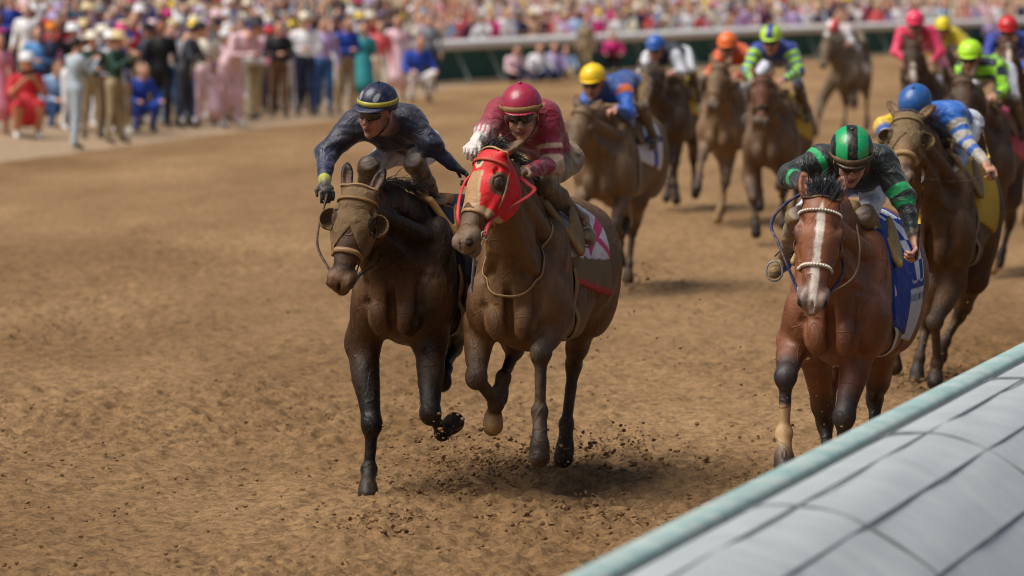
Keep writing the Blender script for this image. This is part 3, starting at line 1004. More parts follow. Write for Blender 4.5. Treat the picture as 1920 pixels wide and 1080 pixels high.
def hood(h, col, col2=None, infl=.007, cups=False, mat=None, u1=.36, paint=None, cup_col=None, vee=.1):
    H, HS, root = h['H'], h['HS'], h['root']
    s = H.s
    T = Solid()
    T.prims = [q for q in HS.prims]
    for y in (-1, 1):
        T.ell(H(.188, y * .105 * h['LW'], -.05), np.array((.05, .042, .05)) * s, k=.008, axes=H.axes(), op='-')
    T.cone(H(.1, 0, -.12), H(.28, 0, -.15), .085 * s, .07 * s, k=.05)
    def cut(g):
        u, v, w = H.inv(g)
        return np.maximum(np.maximum(u - (u1 + vee * np.clip(np.abs(v) / .085, 0, 1) - vee * .3 * np.clip((-.12 - w) / .1, 0, 1)), .0 - u - .0), -.26 - w) * s
    def rec(P, C):
        u, v, w = H.inv(P)
        C = np.ones_like(C) * lin(col)
        if paint: C = paint(u, v, w, P, C)
        return C
    T.build('hood', .0075 if h['vox'] < .015 else h['vox'] * .8, mat or M['hood_cloth'], root, infl=infl * s, cut=cut, recolour=rec)
    if cups:
        for y in (-1, 1):
            c = H(.185, y * .112 * h['LW'], -.055)
            K = Solid()
            K.ell(c, np.array((.064, .062, .066)) * s, axes=H.axes(), k=.01)
            K.ell(c + H.n * .006, np.array((.055, .053, .06)) * s, axes=H.axes(), k=.004, op='-')
            def cut2(g, y=y):
                u, v, w = H.inv(g)
                return np.maximum(np.maximum(w + .028 + .25 * (v * y - .12) , u - .24), -(v * y - .09)) * s
            K.build('blinker', .006 if h['vox'] < .015 else .012, mat or M['hood_cloth'], root, cut=cut2, recolour=lambda P, C: np.ones_like(C) * lin(cup_col or col))

def saddle(h, cloth='#e8e4e0', pattern=None, flap='#6e5330', girth='#b8a888', x0=-.66, x1=-.08, z0=1.0, sx=.16, clothlabel=None, pad=None):
    S, root, vox = h['S'], h['root'], h['vox']
    x0 += sx * .5; x1 += sx
    T = Solid()
    T.prims = [q for q in S.prims if not (q['op'] == '-')]
    v = min(vox, .0125) if vox < .015 else vox
    def cut(g):
        x, y, z = g[..., 0], g[..., 1], g[..., 2]
        return np.maximum(np.maximum(x - x1, x0 - x), z0 - z + .18 * (x + .3))
    def rec(P, C):
        C = np.ones_like(C) * lin(cloth)
        if pattern: C = pattern(P, C)
        return C
    T.build('saddle_cloth', v, M['clothpad'], root, infl=.014, cut=cut, clip=(np.array([x0 - .05, -.5, z0 - .15]), np.array([x1 + .05, .5, 1.75])), recolour=rec)
    Q = Solid()
    Q.ell((-.26 + sx, 0, 1.585), (.24, .12, .035), k=.03, col=flap)
    Q.cone((-.06 + sx, -.05, 1.64), (-.06 + sx, .05, 1.64), .035, .035, k=.04, col=flap)
    Q.cone((-.46 + sx, -.09, 1.6), (-.46 + sx, .09, 1.6), .03, .03, k=.04, col=flap)
    for y in (-1, 1):
        a = nrm((.25, y * .28, -1.0))
        o = nrm((0.1, y, .3))
        Q.ell((-.16 + sx, y * .25, 1.45), (.15, .018, .085), k=.03, axes=[a, o, np.cross(a, o)], col=flap)
        Q.cone((-.04 + sx, y * .1, 1.61), (-.1 + sx, y * .285, 1.34), .022, .02, k=.02, col=lin(flap) * 1.5)
    Q.build('saddle', max(vox * .8, .009), M['leather'], root, base=flap)
    # girth
    P = ring(S, np.array([.06, 0, 1.15]), (0, 1, 0), (0, 0, 1), .012, 30, a0=-math.pi * 1.12, a1=math.pi * .12)
    B = Batch()
    strap(B, P, np.array([.06, 0, 1.15]), .045, .12, False, girth)
    B.build('girth', M['clothpad'], root)

def stirrup(h, p, side):
    """iron and leather hanging to the jockey's foot at p (local)"""
    B = Batch()
    t = np.linspace(0, 2 * math.pi, 14, endpoint=False)
    P = [p + np.array([0, math.cos(a) * .045, .01 + math.sin(a) * .055]) for a in t]
    B.tube(P, .006, '#8f8f8b', sides=6, closed=True)
    top = np.array([-.14, side * .2, 1.55])
    B.tube([top, (top + p) / 2 + np.array([0, side * .03, .03]), p + np.array([0, 0, .09])], .009, '#7a6040', sides=6, up=(0, 1, 0), ratio=.4)
    return B.build('stirrup', M['leather'], h['root'])

def reins(h, handL, handR, col='#3a2418', r=.007, name='reins', sag=.05):
    B = Batch()
    for bit, hd in ((h['bitL'], handL), (h['bitR'], handR)):
        if hd is None: continue
        hd = np.asarray(hd, float)
        m = (bit + hd) / 2 - np.array([0, 0, sag])
        m[1] += .07 * np.sign(bit[1] - h['H'].o[1])
        B.tube(spline([bit, m, hd], 8), r, col, sides=6, ratio=.6)
    return B.build(name, M['leather'], h['root'])
# ---------------------------------------------------------------- riders
def hand(S, wr, d, pn, side, col, curl=1.0, s=1.0):
    """palm, four bent fingers of unequal length and a thumb from the side of the palm; d points out of the wrist, pn out of the palm"""
    d = nrm(d); pn = nrm(np.asarray(pn, float) - d * (np.asarray(pn, float) @ d)); sd = np.cross(d, pn) * side
    c = wr + d * .05 * s
    S.ell(c, np.array((.05, .043, .019)) * s, k=.015, axes=[d, sd, pn], col=col)
    for i, L in enumerate((.036, .041, .038, .03)):
        p0 = wr + d * .085 * s + sd * (1.5 - i) * .0225 * s
        a = .55 * curl + .12 * i * curl
        d1 = d * math.cos(a) + pn * math.sin(a)
        p1 = p0 + d1 * L * s
        a += 1.0 * curl
        d2 = d * math.cos(a) + pn * math.sin(a)
        p2 = p1 + d2 * L * .72 * s
        a += .8 * curl
        d3 = d * math.cos(a) + pn * math.sin(a)
        p3 = p2 + d3 * L * .55 * s
        S.cone(p0, p1, .0105 * s, .0095 * s, k=.004, col=col)
        S.cone(p1, p2, .0098 * s, .0088 * s, k=.003, col=col)
        S.cone(p2, p3, .0088 * s, .0078 * s, k=.003, col=col)
    t0 = wr + d * .03 * s + sd * .03 * s
    t1 = t0 + (d * .5 + sd * .6 + pn * .35) * .042 * s
    t2 = t1 + (d * .75 + sd * -.05 + pn * .5) * .034 * s
    S.cone(t0, t1, .014 * s, .0115 * s, k=.012, col=col)
    S.cone(t1, t2, .0112 * s, .009 * s, k=.004, col=col)

SKIN = '#b57f62'
def face(S, F, skin=SKIN, lips='#8c4a41', hair='#241a14'):
    ax = F.axes()          # a = forward out of the face, l = left, n = up
    s = F.s
    def e(c, r, k=.015, **kw): S.ell(F(*c), np.array(r) * s, k=k, axes=ax, **kw)
    e((-.01, 0, .03), (.092, .073, .098), col=skin)
    e((.03, 0, -.055), (.056, .052, .056), k=.03, col=skin)
    e((.068, 0, -.095), (.02, .022, .018), k=.02, col=skin)
    for y in (-1, 1):
        e((.055, y * .037, -.03), (.028, .022, .028), k=.02, col=skin)
        e((.098, y * .032, .012), (.017, .02, .013), k=.012, op='-')
        e((.1, y * .012, -.03), (.011, .01, .009), k=.008, col=skin)
        e((-.005, y * .077, -.005), (.018, .009, .03), k=.008, col=skin)
    S.cone(F(.084, 0, .022), F(.112, 0, -.024), .0085 * s, .0125 * s, k=.012, col=skin)
    S.cone(F(.086, -.034, .034), F(.086, .034, .034), .01 * s, .01 * s, k=.012, col=skin)
    e((.085, 0, -.056), (.014, .025, .0065), k=.006, col=lips)
    e((.083, 0, -.069), (.014, .021, .0065), k=.006, col=lips)
    e((.088, 0, -.0625), (.013, .021, .0025), k=.002, col='#3b1a16')

def build_jockey(label, h, j, vox=.007, shirt='#1c2436', sleeve=None, sleeve2=None, breech='#d9d6d2', boot='#4b3a22', glove=(SKIN, SKIN), helm='#1c2233', helm_fn=None,
                 brim=None, band=None, goggles=True, skin=SKIN, torso_fn=None, silk=None, hsize=1.0, goggle_col='#8b7448', lens='#15110e', parts=True, curl=(1, 1), palm=((0, 0, -1), (0, 0, -1)),
                 spare_goggles=False, knee_at=.93, hk=1.0, group='jockeys riding in the race'):
    pose = h['pose']
    root = empty('person', pose.root, pose.rz)
    tag(root, label, 'jockey', group)
    S = Solid()
    P = {k: np.array(v, float) for k, v in j.items() if k not in ('face', 'up')}
    silk = silk or M['silk']
    pel, ch, nk, hd = P['pelvis'], P['chest'], P['neck'], P['head']
    shL, shR = P['shL'], P['shR']
    sp = nrm(ch - pel)
    latv = nrm(shL - shR)
    # torso
    S.ell(pel, (.12, .135, .11), k=.05, axes=[sp, latv, np.cross(sp, latv)], col=breech)
    mid = (pel + ch) / 2 + np.array([0, 0, .03])
    S.cone(pel + sp * .1, mid, .12, .12, k=.05, flat=(np.cross(sp, latv), 1.15), col=torso_fn or shirt)
    S.cone(mid, ch, .125, .135, k=.05, flat=(np.cross(sp, latv), 1.15), col=torso_fn or shirt)
    S.ell(ch, (.15, .185, .125), k=.05, axes=[sp, latv, np.cross(sp, latv)], col=torso_fn or shirt)
    S.cone(shL * .85 + ch * .15, shR * .85 + ch * .15, .08, .08, k=.06, col=torso_fn or shirt)
    S.cone((shL + shR) / 2 * .6 + ch * .4, nk, .085, .06, k=.04, col=torso_fn or shirt)
    sl = sleeve or shirt
    slf = sleeve2 or sl
    for s_, sd in (('L', 1), ('R', -1)):
        sh, el, wr = P['sh' + s_], P['el' + s_], P['wr' + s_]
        def asl(x, which):
            return (lambda t, Q: x(t, Q, which)) if callable(x) else x
        S.cone(sh, el, .082, .062, k=.045, col=asl(sl, s_))
        S.ell(el, (.06, .06, .06), k=.03, col=None)
        S.prims[-1]['col'] = S.prims[-2]['col'] if not callable(sl) else (lambda t, Q, w=s_: sl(np.ones(len(Q)), Q, w))
        S.cone(el, wr, .056, .036, k=.03, col=asl(slf, s_))
        g = glove[0 if s_ == 'L' else 1]
        S.cone(wr, wr + nrm(P['hd' + s_] - wr) * .03, .028, .027, k=.012, col=g)
        hand(S, wr + nrm(P['hd' + s_] - wr) * .015, P['hd' + s_] - wr, palm[0 if s_ == 'L' else 1], sd, g, curl[0 if s_ == 'L' else 1])
        kn, an, toe = P['kn' + s_], P['an' + s_], P['toe' + s_]
        S.cone(pel + latv * sd * .08, kn, .088, .053, k=.05, col=lambda t, Q: np.where((t > knee_at)[:, None], lin(boot), lin(breech)))
        S.ell(kn, .05, k=.03, col=lambda t, Q, kn=kn, an=an: np.where(((Q - kn) @ nrm(an - kn) > -.045)[:, None], lin(boot), lin(breech)))
        def bc(t, Q):
            b, c = lin(boot), lin(breech)
            return np.ones((len(Q), 3)) * b
        S.cone(kn, an, .053, .04, k=.03, col=bc)
        q = kn * .66 + an * .34
        S.ell(q, (.052, .05, .09), k=.04, axes=[(1, 0, 0), (0, 1, 0), nrm(kn - an)], col=boot)
        S.cone(an, toe, .042, .034, k=.025, col=boot)
        S.cone(an, an + nrm(an - kn) * .045 - nrm(toe - an) * .03, .036, .03, k=.02, col='#1c1713')
    # head
    fd, up = np.array(j['face'], float), np.array(j.get('up', (0, 0, 1)), float)
    fdn = nrm(fd)
    lat = np.cross(up, fdn)
    F = Frame(hd, fdn, lat, hsize)      # n = a x l = up-ish
    S.cone(nk, F(-.02, 0, -.06), .055, .055, k=.03, col=skin)
    face(S, F, skin)
    def disp(V):
        m = .006
        Vs = V * (1.0, .6, 1.5)
        d = 1.2 * np.stack([vnoise(Vs + 3.1, 15.), vnoise(Vs + 7.7, 15.), vnoise(Vs + 1.3, 15.)], 1) + .35 * np.stack([vnoise(Vs + 5.1, 34.), vnoise(Vs + 9.7, 34.), vnoise(Vs + 2.3, 34.)], 1)
        keep = np.ones(len(V))
        keep *= np.clip((np.linalg.norm(V - hd, axis=1) - .12) / .06, 0, 1)
        for s_ in 'LR':
            keep *= np.clip((np.linalg.norm(V - P['hd' + s_], axis=1) - .1) / .05, 0, 1)
        return V + m * d * keep[:, None]
    S.build('body', vox, silk, root, base=shirt, disp=disp, sig=.004)
    # helmet
    K = Solid()
    K.ell(F(-.012, 0, .058), np.array((.128, .104, .108)) * hsize * hk, k=.01, axes=F.axes())
    def cutk(g):
        u, v, w = F.inv(g)
        return ((.03 + u * .22) - w) * hsize
    def rech(Q, C):
        u, v, w = F.inv(Q)
        C = np.ones_like(C) * lin(helm)
        if helm_fn: C = helm_fn(u, v, w, C)
        return C
    hv = .0065 if vox < .01 else .012
    ho = K.build('helmet', hv, M['helmet'], root, cut=cutk, recolour=rech)
    B = Solid()
    B.ell(F(.068, 0, .05), np.array((.08, .086, .010)) * hsize, k=.01, axes=[F.a + F.n * -.12, F.l, F.n + F.a * .12])
    B.build('helmet_peak', hv, M['helmet'], root, recolour=lambda Q, C: np.ones_like(C) * lin(brim or helm))
    Q = Batch()
    v, f = sphere_vf(F(-.012, 0, .058 + .11 * hk), .011, None, 5)
    Q.add(v, f, brim or helm).build('helmet_button', M['helmet'], root)
    if band:
        t = np.linspace(0, 2 * math.pi, 28, endpoint=False)
        Pb = [F(-.012 + math.cos(a) * .127 * hk, math.sin(a) * .104 * hk, .072 + .0 * math.cos(a)) for a in t]
        Bb = Batch()
        Bb.tube(Pb, .014 * hsize, band, sides=6, closed=True, up=[p - F(-.012, 0, .06) for p in Pb], ratio=.22)
        Bb.build('helmet_band', M['helmet'], root)
    if spare_goggles:
        t = np.linspace(-1.25, 1.25, 16)
        Pb = [F(-.012 + math.cos(a) * .138, math.sin(a) * .114, .062) for a in t]
        Bb = Batch()
        Bb.tube(Pb, np.where(np.abs(t) < .8, .019, .012) * hsize, goggle_col, sides=6, up=[p - F(-.012, 0, .052) for p in Pb], ratio=.3)
        Bb.build('spare_goggles', M['leather'], root)
    if goggles:
        t = np.linspace(-1.0, 1.0, 15)
        Pg = [F(.012 + math.cos(a) * .088, math.sin(a) * .074, .014) for a in t]
        G = Batch()
        G.tube(Pg, (.026 - .013 * np.abs(t) ** 3 - .004 * (np.abs(t) < .12)) * hsize, lens, sides=8, up=[p - F(.0, 0, .014) for p in Pg], ratio=.35)
        G.build('goggles', M['glass'], root)
    else:
        for y in (-1, 1):
            v, f = sphere_vf(F(.078, y * .032, .014), .012, None, 6)
            Batch().add(v, f, '#1a120e').build('eye', M['eye'], root)
    # chin strap
    C = Batch()
    C.tube(spline([F(.0, -.08, .03), F(.02, -.07, -.05), F(.05, 0, -.118), F(.02, .07, -.05), F(.0, .08, .03)], 5), .005, '#2a1d14', sides=4)
    C.build('chin_strap', M['leather'], root)
    return dict(root=root, F=F, P=P, pose=pose, S=S)

def crop_whip(label, pose, a, b, col='#0f0e0f', tip='#c6a73c'):
    """a = in the hand, b = tip, horse-local points"""
    root_p = pose.W(np.asarray(a))
    o = empty('riding_crop', root_p, pose.rz)
    tag(o, label, 'riding crop', 'riding crops held by the jockeys')
    a = np.asarray(a, float); b = np.asarray(b, float) - a; a = a * 0
    d = nrm(b)
    Batch().tube([a - d * .06, a, a + b * .5, a + b * .82], [.009, .009, .006, .005], col).build('shaft', M['leather'], o)
    Batch().tube([a + b * .8, a + b], [.012, .014], col, ratio=.3).build('flap', M['leather'], o)
    Batch().tube([a + b * .3, a + b * .42], [.0085, .008], tip).build('grip_band', M['leather'], o)
    return o

def default_jockey(pose, dx=0., up=0., lean=0., roll=0., spread=0.):
    z = up
    return dict(pelvis=(-.42 + dx, 0, 1.93 + z), chest=(-.02 + dx, 0, 1.98 + z), neck=(.13 + dx, roll * .05, 2.02 + z), head=(.24 + dx, roll * .08, 2.06 + z),
                shL=(.06 + dx, .19, 1.97 + z), shR=(.06 + dx, -.19, 1.97 + z), elL=(.16 + dx, .29 + spread, 1.76 + z), elR=(.2 + dx, -.27 - spread, 1.76 + z),
                wrL=(.36 + dx, .16, 1.72 + z * .5), wrR=(.36 + dx, -.16, 1.72 + z * .5), hdL=(.46 + dx, .1, 1.7 + z * .5), hdR=(.46 + dx, -.1, 1.7 + z * .5),
                knL=(.03, .27, 1.66), knR=(.03, -.27, 1.66), anL=(-.3, .31, 1.36), anR=(-.3, -.31, 1.36), toeL=(-.16, .33, 1.3), toeR=(-.16, -.33, 1.3),
                face=(1, 0, -.2), up=(.2, 0, 1))
# ================================================================ the four near runners
Ps = {}
def mk(X_px, Y, yaw):
    g = ray(X_px, 540)
    return Pose((X_px - 960) / FPX * Y, Y, yaw)

LEATH = '#6b4c2c'
# ---- red hooded horse
p = mk(1000, 23.75, 14.3); J = p.J
red = build_horse('racehorse', 'brown racehorse in a red hood with tan nose band, nose ahead of the dark horse', p,
    dict(poll=J(918, 283, .86), muzzle=J(852, 468, 1.16), tau=34, muzzle_col='#76604f', mane_side=1, forelock=(-.55, .75, .15), forelock_col='#17171c', earL=(-.1, .07, -.06), earR=(-.1, -.05, -.05), roll=.12),
    dict(LF=[J(1040, 602, .2), J(1014, 662, .55), J(1012, 772, .6), J(1012, 826, .68), J(1011, 862, .70)],
         RF=[J(902, 610, .2), J(893, 708, .42), J(930, 757, .2), J(925, 779, .14), J(924, 802, .18)],
         LH=[J(1100, 545, -.6), J(1076, 682, -1.12), J(1062, 795, -1.0), J(1060, 832, -.96), J(1056, 862, -.9)],
         RH=[J(945, 600, -.35), J(966, 655, -.72), J(944, 708, -.45), J(938, 732, -.4), J(932, 750, -.36)]),
    '#65482c', '#3f3226', pale_hoof=('RF',), head_col='#6c5340', sock=())
def red_paint(u, v, w, P, C):
    nose = (np.abs(v) < .04 + .12 * (u - .15)) & (w > -.075) & (u > .14)
    C = np.where(nose[:, None], lin('#a98259'), C)
    edge = (u > .335) | (np.abs(np.abs(v) - (.04 + .12 * (u - .15))) < .006) & (w > -.075) & (u > .14)
    C = np.where(edge[:, None], lin('#b99a74'), C)
    C = np.where(((u - .095) ** 2 + (v - .0) ** 2 < .03 ** 2)[:, None] & (w > -.03)[:, None], lin('#c9b89a'), C)
    C = np.where((((u - .09) / .015) ** 2 + (v / .02) ** 2 < 1)[:, None] & (w > -.03)[:, None], lin('#4a4038'), C)
    r = ((u - .185) / .066) ** 2 + ((w + .055) / .058) ** 2
    C = np.where(((r < 1) & (np.abs(v) > .06))[:, None], lin('#5d4430'), C)
    return C
hood(red, '#d01c20', u1=.33, vee=.06, paint=red_paint)
bridle(red, '#b0905f', off=.015, nose_col='#a87d5a', nose_w=.011, brow_col='#c04a3a', u_nose=.37)
def red_cloth(P, C):
    x, z = P[:, 0], P[:, 2]
    num = ((np.abs((z - 1.44) + .5 * (x + .55)) < .03) | (np.abs((z - 1.36) - .8 * (x + .5)) < .028)) & (x < -.3)
    C = np.where(num[:, None], lin('#cf3f72'), C)
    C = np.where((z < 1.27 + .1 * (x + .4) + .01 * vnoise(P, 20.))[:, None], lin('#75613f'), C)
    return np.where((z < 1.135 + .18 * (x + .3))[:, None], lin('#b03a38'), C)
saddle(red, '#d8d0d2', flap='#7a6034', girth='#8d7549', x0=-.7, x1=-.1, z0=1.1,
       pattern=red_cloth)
jr = dict(pelvis=J(1040, 296, -.46), chest=J(1000, 243, -.02), neck=J(985, 240, .14), head=J(978, 218, .27),
          shL=J(1022, 215, .05), shR=J(938, 208, .1), elL=J(1036, 308, .12), wrL=J(988, 322, .5), hdL=J(962, 318, .66),
          elR=J(912, 248, .33), wrR=J(893, 265, .5), hdR=J(888, 278, .6),
          knL=J(1018, 345, .12), anL=J(1090, 412, -.24), toeL=J(1102, 448, -.12), knR=(.1, -.27, 1.6), anR=(-.25, -.31, 1.33), toeR=(-.12, -.33, 1.27),
          face=(1, .18, -.24), up=(.2, 0, 1))
def red_sl(t, Q, w):
    C = np.ones((len(Q), 3)) * lin('#8c1834')
    if w == 'L':
        return np.where(((t > .62) & (t < .72) | (t > .86))[:, None], lin('#c8a888'), C)
    return C
def red_sl2(t, Q, w):
    C = np.ones((len(Q), 3)) * lin('#8c1834')
    if w == 'R':
        C = np.ones((len(Q), 3)) * lin('#d8cfc4')
        return np.where((np.abs(((Q[:, 1] * 38) % 1) - .5) < .2)[:, None] & (t > .15)[:, None] & (t < .7)[:, None], lin('#c06070'), C)
    return np.where((t < .22)[:, None], lin('#c2a484'), C)
jred = build_jockey('jockey in muddy magenta silks and magenta helmet, crouched over the red hooded horse', red, jr, shirt='#8c1834', sleeve=red_sl, sleeve2=red_sl2, helm='#9e2240', breech='#8a7048', boot='#6d5430',
                    spare_goggles=True, hsize=1.1, goggle_col='#7d5c30', brim='#981f3c', glove=('#c29a7c', '#d4c8be'))
# collar vest seen under the chin
B = Batch()
B.tube(spline([red['bitL'], J(925, 408, 1.0), J(998, 362, .8), J(990, 345, .72), J(966, 328, .68)], 6), .014, '#c8283a', ratio=.35)
B.tube(spline([red['bitR'], J(858, 400, 1.0), J(880, 330, .6), J(950, 326, .62)], 6), .010, '#c8283a', ratio=.4)
B.build('reins', M['leather'], red['root'])
stirrup(red, jred['P']['toeL'], 1); stirrup(red, jred['P']['toeR'], -1)
B = Batch()   # breast strap hanging round the neck
c = np.array([.42, 0, 1.33])
P_ = ring(red['S'], c, (0, 1, 0), nrm((-.75, 0, 1)), .012, 30)
strap(B, P_, c, .011, .4, True, '#9a7d55')
B.tube(spline([J(893, 440, .75), J(888, 500, .68), J(884, 548, .62)], 5), .009, '#5f6e86', ratio=.4)
B.tube(spline([J(896, 410, .85), J(893, 445, .74)], 4), .009, '#c02a34', ratio=.4)
B.build('breast_strap', M['leather'], red['root'])

# ---- dark horse
p = mk(786, 24.05, 15); J = p.J
dark = build_horse('racehorse', 'dark brown racehorse in a tan muddy blinker hood, leftmost runner', p,
    dict(poll=J(674, 352, .9), muzzle=J(632, 545, 1.15), tau=-9, muzzle_col='#6f5238', mane_side=1, earL=(-.15, .03, -.02), earR=(-.15, -.03, -.02), roll=.0, s=1.0),
    dict(RF=[J(680, 645, .25), J(697, 796, .45), J(692, 880, .46), J(690, 908, .54), J(690, 931, .58)],
         LF=[J(806, 640, .27), J(807, 775, .58), J(829, 812, .3), J(840, 802, .2), J(854, 790, .14)],
         LH=[J(850, 570, -.5), J(852, 650, -.9), J(834, 690, -.65), J(830, 706, -.6), J(828, 720, -.56)],
         RH=[J(790, 600, -.4), J(802, 650, -.75), J(806, 690, -.5), J(803, 706, -.46), J(800, 722, -.44)]),
    '#1e120b', '#120d0a', head_col='#4a301d', mat=M['coat_dark'],
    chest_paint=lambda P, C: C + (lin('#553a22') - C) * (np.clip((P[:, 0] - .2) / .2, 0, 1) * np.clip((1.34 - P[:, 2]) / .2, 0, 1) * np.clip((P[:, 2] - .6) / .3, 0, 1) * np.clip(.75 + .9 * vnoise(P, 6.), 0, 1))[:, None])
def eye_gap(u, v, w, P, C):
    r = ((u - .185) / .06) ** 2 + ((w + .05) / .055) ** 2
    return np.where(((r < 1) & (np.abs(v) > .075))[:, None], lin('#33241a'), C)
hood(dark, '#755c3e', paint=eye_gap, cups=True, mat=M['muddy_hood'], u1=.24, vee=.13)
bridle(dark, '#8f7048', off=.015, nose_col='#8f6d48', nose_w=.017, brow_col='#7b5c38', u_nose=.37)
saddle(dark, '#141a30', flap='#93703f', girth='#8f7a55', x0=-.7, x1=-.08, z0=1.1)
jd = dict(pelvis=J(778, 276, -.46), chest=J(740, 238, -.02), neck=J(722, 232, .14), head=J(706, 213, .27),
          shL=J(768, 228, .04), shR=J(662, 236, .1), elL=J(806, 268, .08), wrL=J(846, 308, .02), hdL=J(862, 318, .0),
          elR=J(612, 288, .2), wrR=J(609, 340, .4), hdR=J(614, 362, .48),
          knL=J(778, 308, .12), anL=J(822, 388, -.24), toeL=J(826, 412, -.1), knR=J(690, 312, .1), anR=J(690, 400, -.22), toeR=J(684, 420, -.1),
          face=(1, -.3, -.22), up=(.2, .1, 1))
def dk_sl2(t, Q, w):
    C = np.ones((len(Q), 3)) * lin('#102048')
    return np.where((t > .88)[:, None] & (w == 'R'), lin('#a4a840'), C)
jdark = build_jockey('jockey in muddy navy silks and navy helmet with yellow green band, on the dark horse', dark, jd, shirt='#0b1224', sleeve='#0d1936', sleeve2=dk_sl2, helm='#18233f', brim='#1f2b48', band='#a8a23c',
                     breech='#d8d4d6', boot='#5a4426', glove=('#15161c', '#15161c'), goggles=True, hsize=1.12, hk=.92, lens='#33281f',
                     helm_fn=lambda u, v, w, C: np.where(((((np.abs(v) - .045) / .012) ** 2 + ((w - .105) / .02) ** 2 < 1) & (u > 0))[:, None], lin('#8b8d8f'), C))
reins(dark, jdark['P']['hdL'] * .0 + J(720, 400, .35), jdark['P']['hdR'], '#2c1c12', .008)
stirrup(dark, jdark['P']['toeL'], 1); stirrup(dark, jdark['P']['toeR'], -1)
# ---- bay with the white blaze
p = mk(1592, 22.8, 14); J = p.J
bay = build_horse('racehorse', 'bright bay racehorse with a white blaze, nearest runner to the inner rail', p,
    dict(poll=J(1541, 372, .9), muzzle=J(1524, 566, 1.13), tau=-13, muzzle_col='#8a7266', mane_side=-1, forelock=(-.55, .05, .9), forelock_col='#15171f', earL=(-.15, .03, -.02), earR=(-.15, -.03, -.02), s=1.02),
    dict(RF=[J(1492, 642, .25), J(1473, 706, .6), J(1470, 812, .62), J(1470, 850, .68), J(1471, 884, .72)],
         LF=[J(1612, 642, .25), J(1583, 782, .46), J(1574, 880, .42), J(1572, 915, .48), J(1570, 946, .5)],
         RH=[J(1528, 650, -.35), J(1546, 790, -.75), J(1556, 880, -.62), J(1556, 905, -.58), J(1556, 925, -.54)],
         LH=[J(1662, 620, -.65), J(1640, 745, -1.1), J(1640, 835, -1.0), J(1640, 862, -.95), J(1640, 885, -.9)]),
    '#78492e', '#302a2b', sock=('RF',), mat=M['coat_clean'], head_col='#804c2e', blaze=lambda u: np.interp(u, [0, .06, .12, .3, .42, .55], [.0, .012, .026, .016, .022, .012]))
bridle(bay, '#4a3020', nose_col='#b8a894', nose_w=.012, brow_col='#9a8a7a', u_nose=.36)
B = beads(bay, .075, 22); B2 = beads(bay, .36, 18)
B.build('pearl_trim', M['glass'], bay['root']); B2.build('pearl_trim', M['glass'], bay['root'])
def bay_cloth(P, C):
    z, x = P[:, 2], P[:, 0]
    C = np.ones_like(C) * lin('#1a3f9a')
    rear = x < -.4
    chk = ((np.floor((x + 1) / .085) + np.floor(z / .11)) % 2 == 0)
    C = np.where((rear & chk & (z > 1.2))[:, None], lin('#e6e8ef'), C)
    lab = (z < 1.17) & (x < -.33)
    C = np.where(lab[:, None], lin('#d9dbe2'), C)
    letters = lab & (np.abs(z - 1.12) < .022) & (((x * 46) % 1) < .55) & (((z * 90) % 1) < .7)
    C = np.where(letters[:, None], lin('#27407f'), C)
    return C
saddle(bay, '#1a3f9a', flap='#a8905c', girth='#d8d2c4', x0=-.78, x1=-.04, z0=.93, pattern=bay_cloth)
jb = dict(pelvis=J(1622, 330, -.46), chest=J(1610, 312, -.02), neck=J(1604, 308, .12), head=J(1596, 300, .25),
          shL=J(1652, 300, .04), shR=J(1540, 300, .1), elL=J(1693, 372, .1), wrL=J(1713, 440, .2), hdL=J(1719, 470, .24),
          elR=J(1482, 330, .22), wrR=J(1512, 345, .45), hdR=J(1532, 350, .52),
          knL=J(1622, 408, .14), anL=J(1656, 478, -.22), toeL=J(1664, 512, -.08), knR=J(1494, 408, .14), anR=J(1470, 490, -.2), toeR=J(1452, 512, -.06),
          face=(1, .22, -.62), up=(.55, .12, 1))
GR, BK = lin('#12a05c'), lin('#0e1c1c')
def gsl(t, Q, w):
    g = ((t > .1) & (t < .26)) if w == 'R' else ((t > .72) & (t < .92))
    return np.where(g[:, None], GR, BK)
def gsl2(t, Q, w):
    g = ((t > .3) & (t < .42)) if w == 'R' else ((t > .08) & (t < .28))
    return np.where(g[:, None], GR, BK)
jbay = build_jockey('jockey in black and green striped silks and striped helmet, reaching out with his left arm', bay, jb, shirt='#0e1c1c', sleeve=gsl, sleeve2=gsl2, helm='#12a05c', brim='#3b2f22', breech='#dcdce6', boot='#7c6238',
                    glove=('#c08a72', '#c08a72'), silk=M['silk_clean'], spare_goggles=True, hsize=1.1, goggle_col='#4b3a2a',
                    helm_fn=lambda u, v, w, C: np.where(((np.abs(v + .0) < .026) | (np.abs(v) > .078))[:, None], lin('#0f1a1c'), C), palm=((0, -1, 0), (0, 0, -1)), torso_fn=lambda t, Q: np.ones((len(Q), 3)) * BK)
crop_whip('black riding crop held upright in the green jockey\'s left hand', p, J(1720, 466, .26), J(1733, 312, .22))
reins(bay, J(1560, 420, .55), None, '#23365c', .009)
B = Batch()
B.tube(spline([bay['bitR'], J(1462, 462, .95), J(1446, 418, .8), J(1478, 378, .62), jbay['P']['hdR']], 8), .0095, '#1f2f55', ratio=.7)
B.build('looped_rein', M['leather'], bay['root'])
B = Batch()
B.tube(spline([bay['bitL'], J(1600, 520, .9), J(1612, 470, .6), J(1606, 420, .5)], 8), .006, '#6d5640')
B.build('martingale_strap', M['leather'], bay['root'])
stirrup(bay, jbay['P']['toeL'], 1); stirrup(bay, jbay['P']['toeR'], -1)
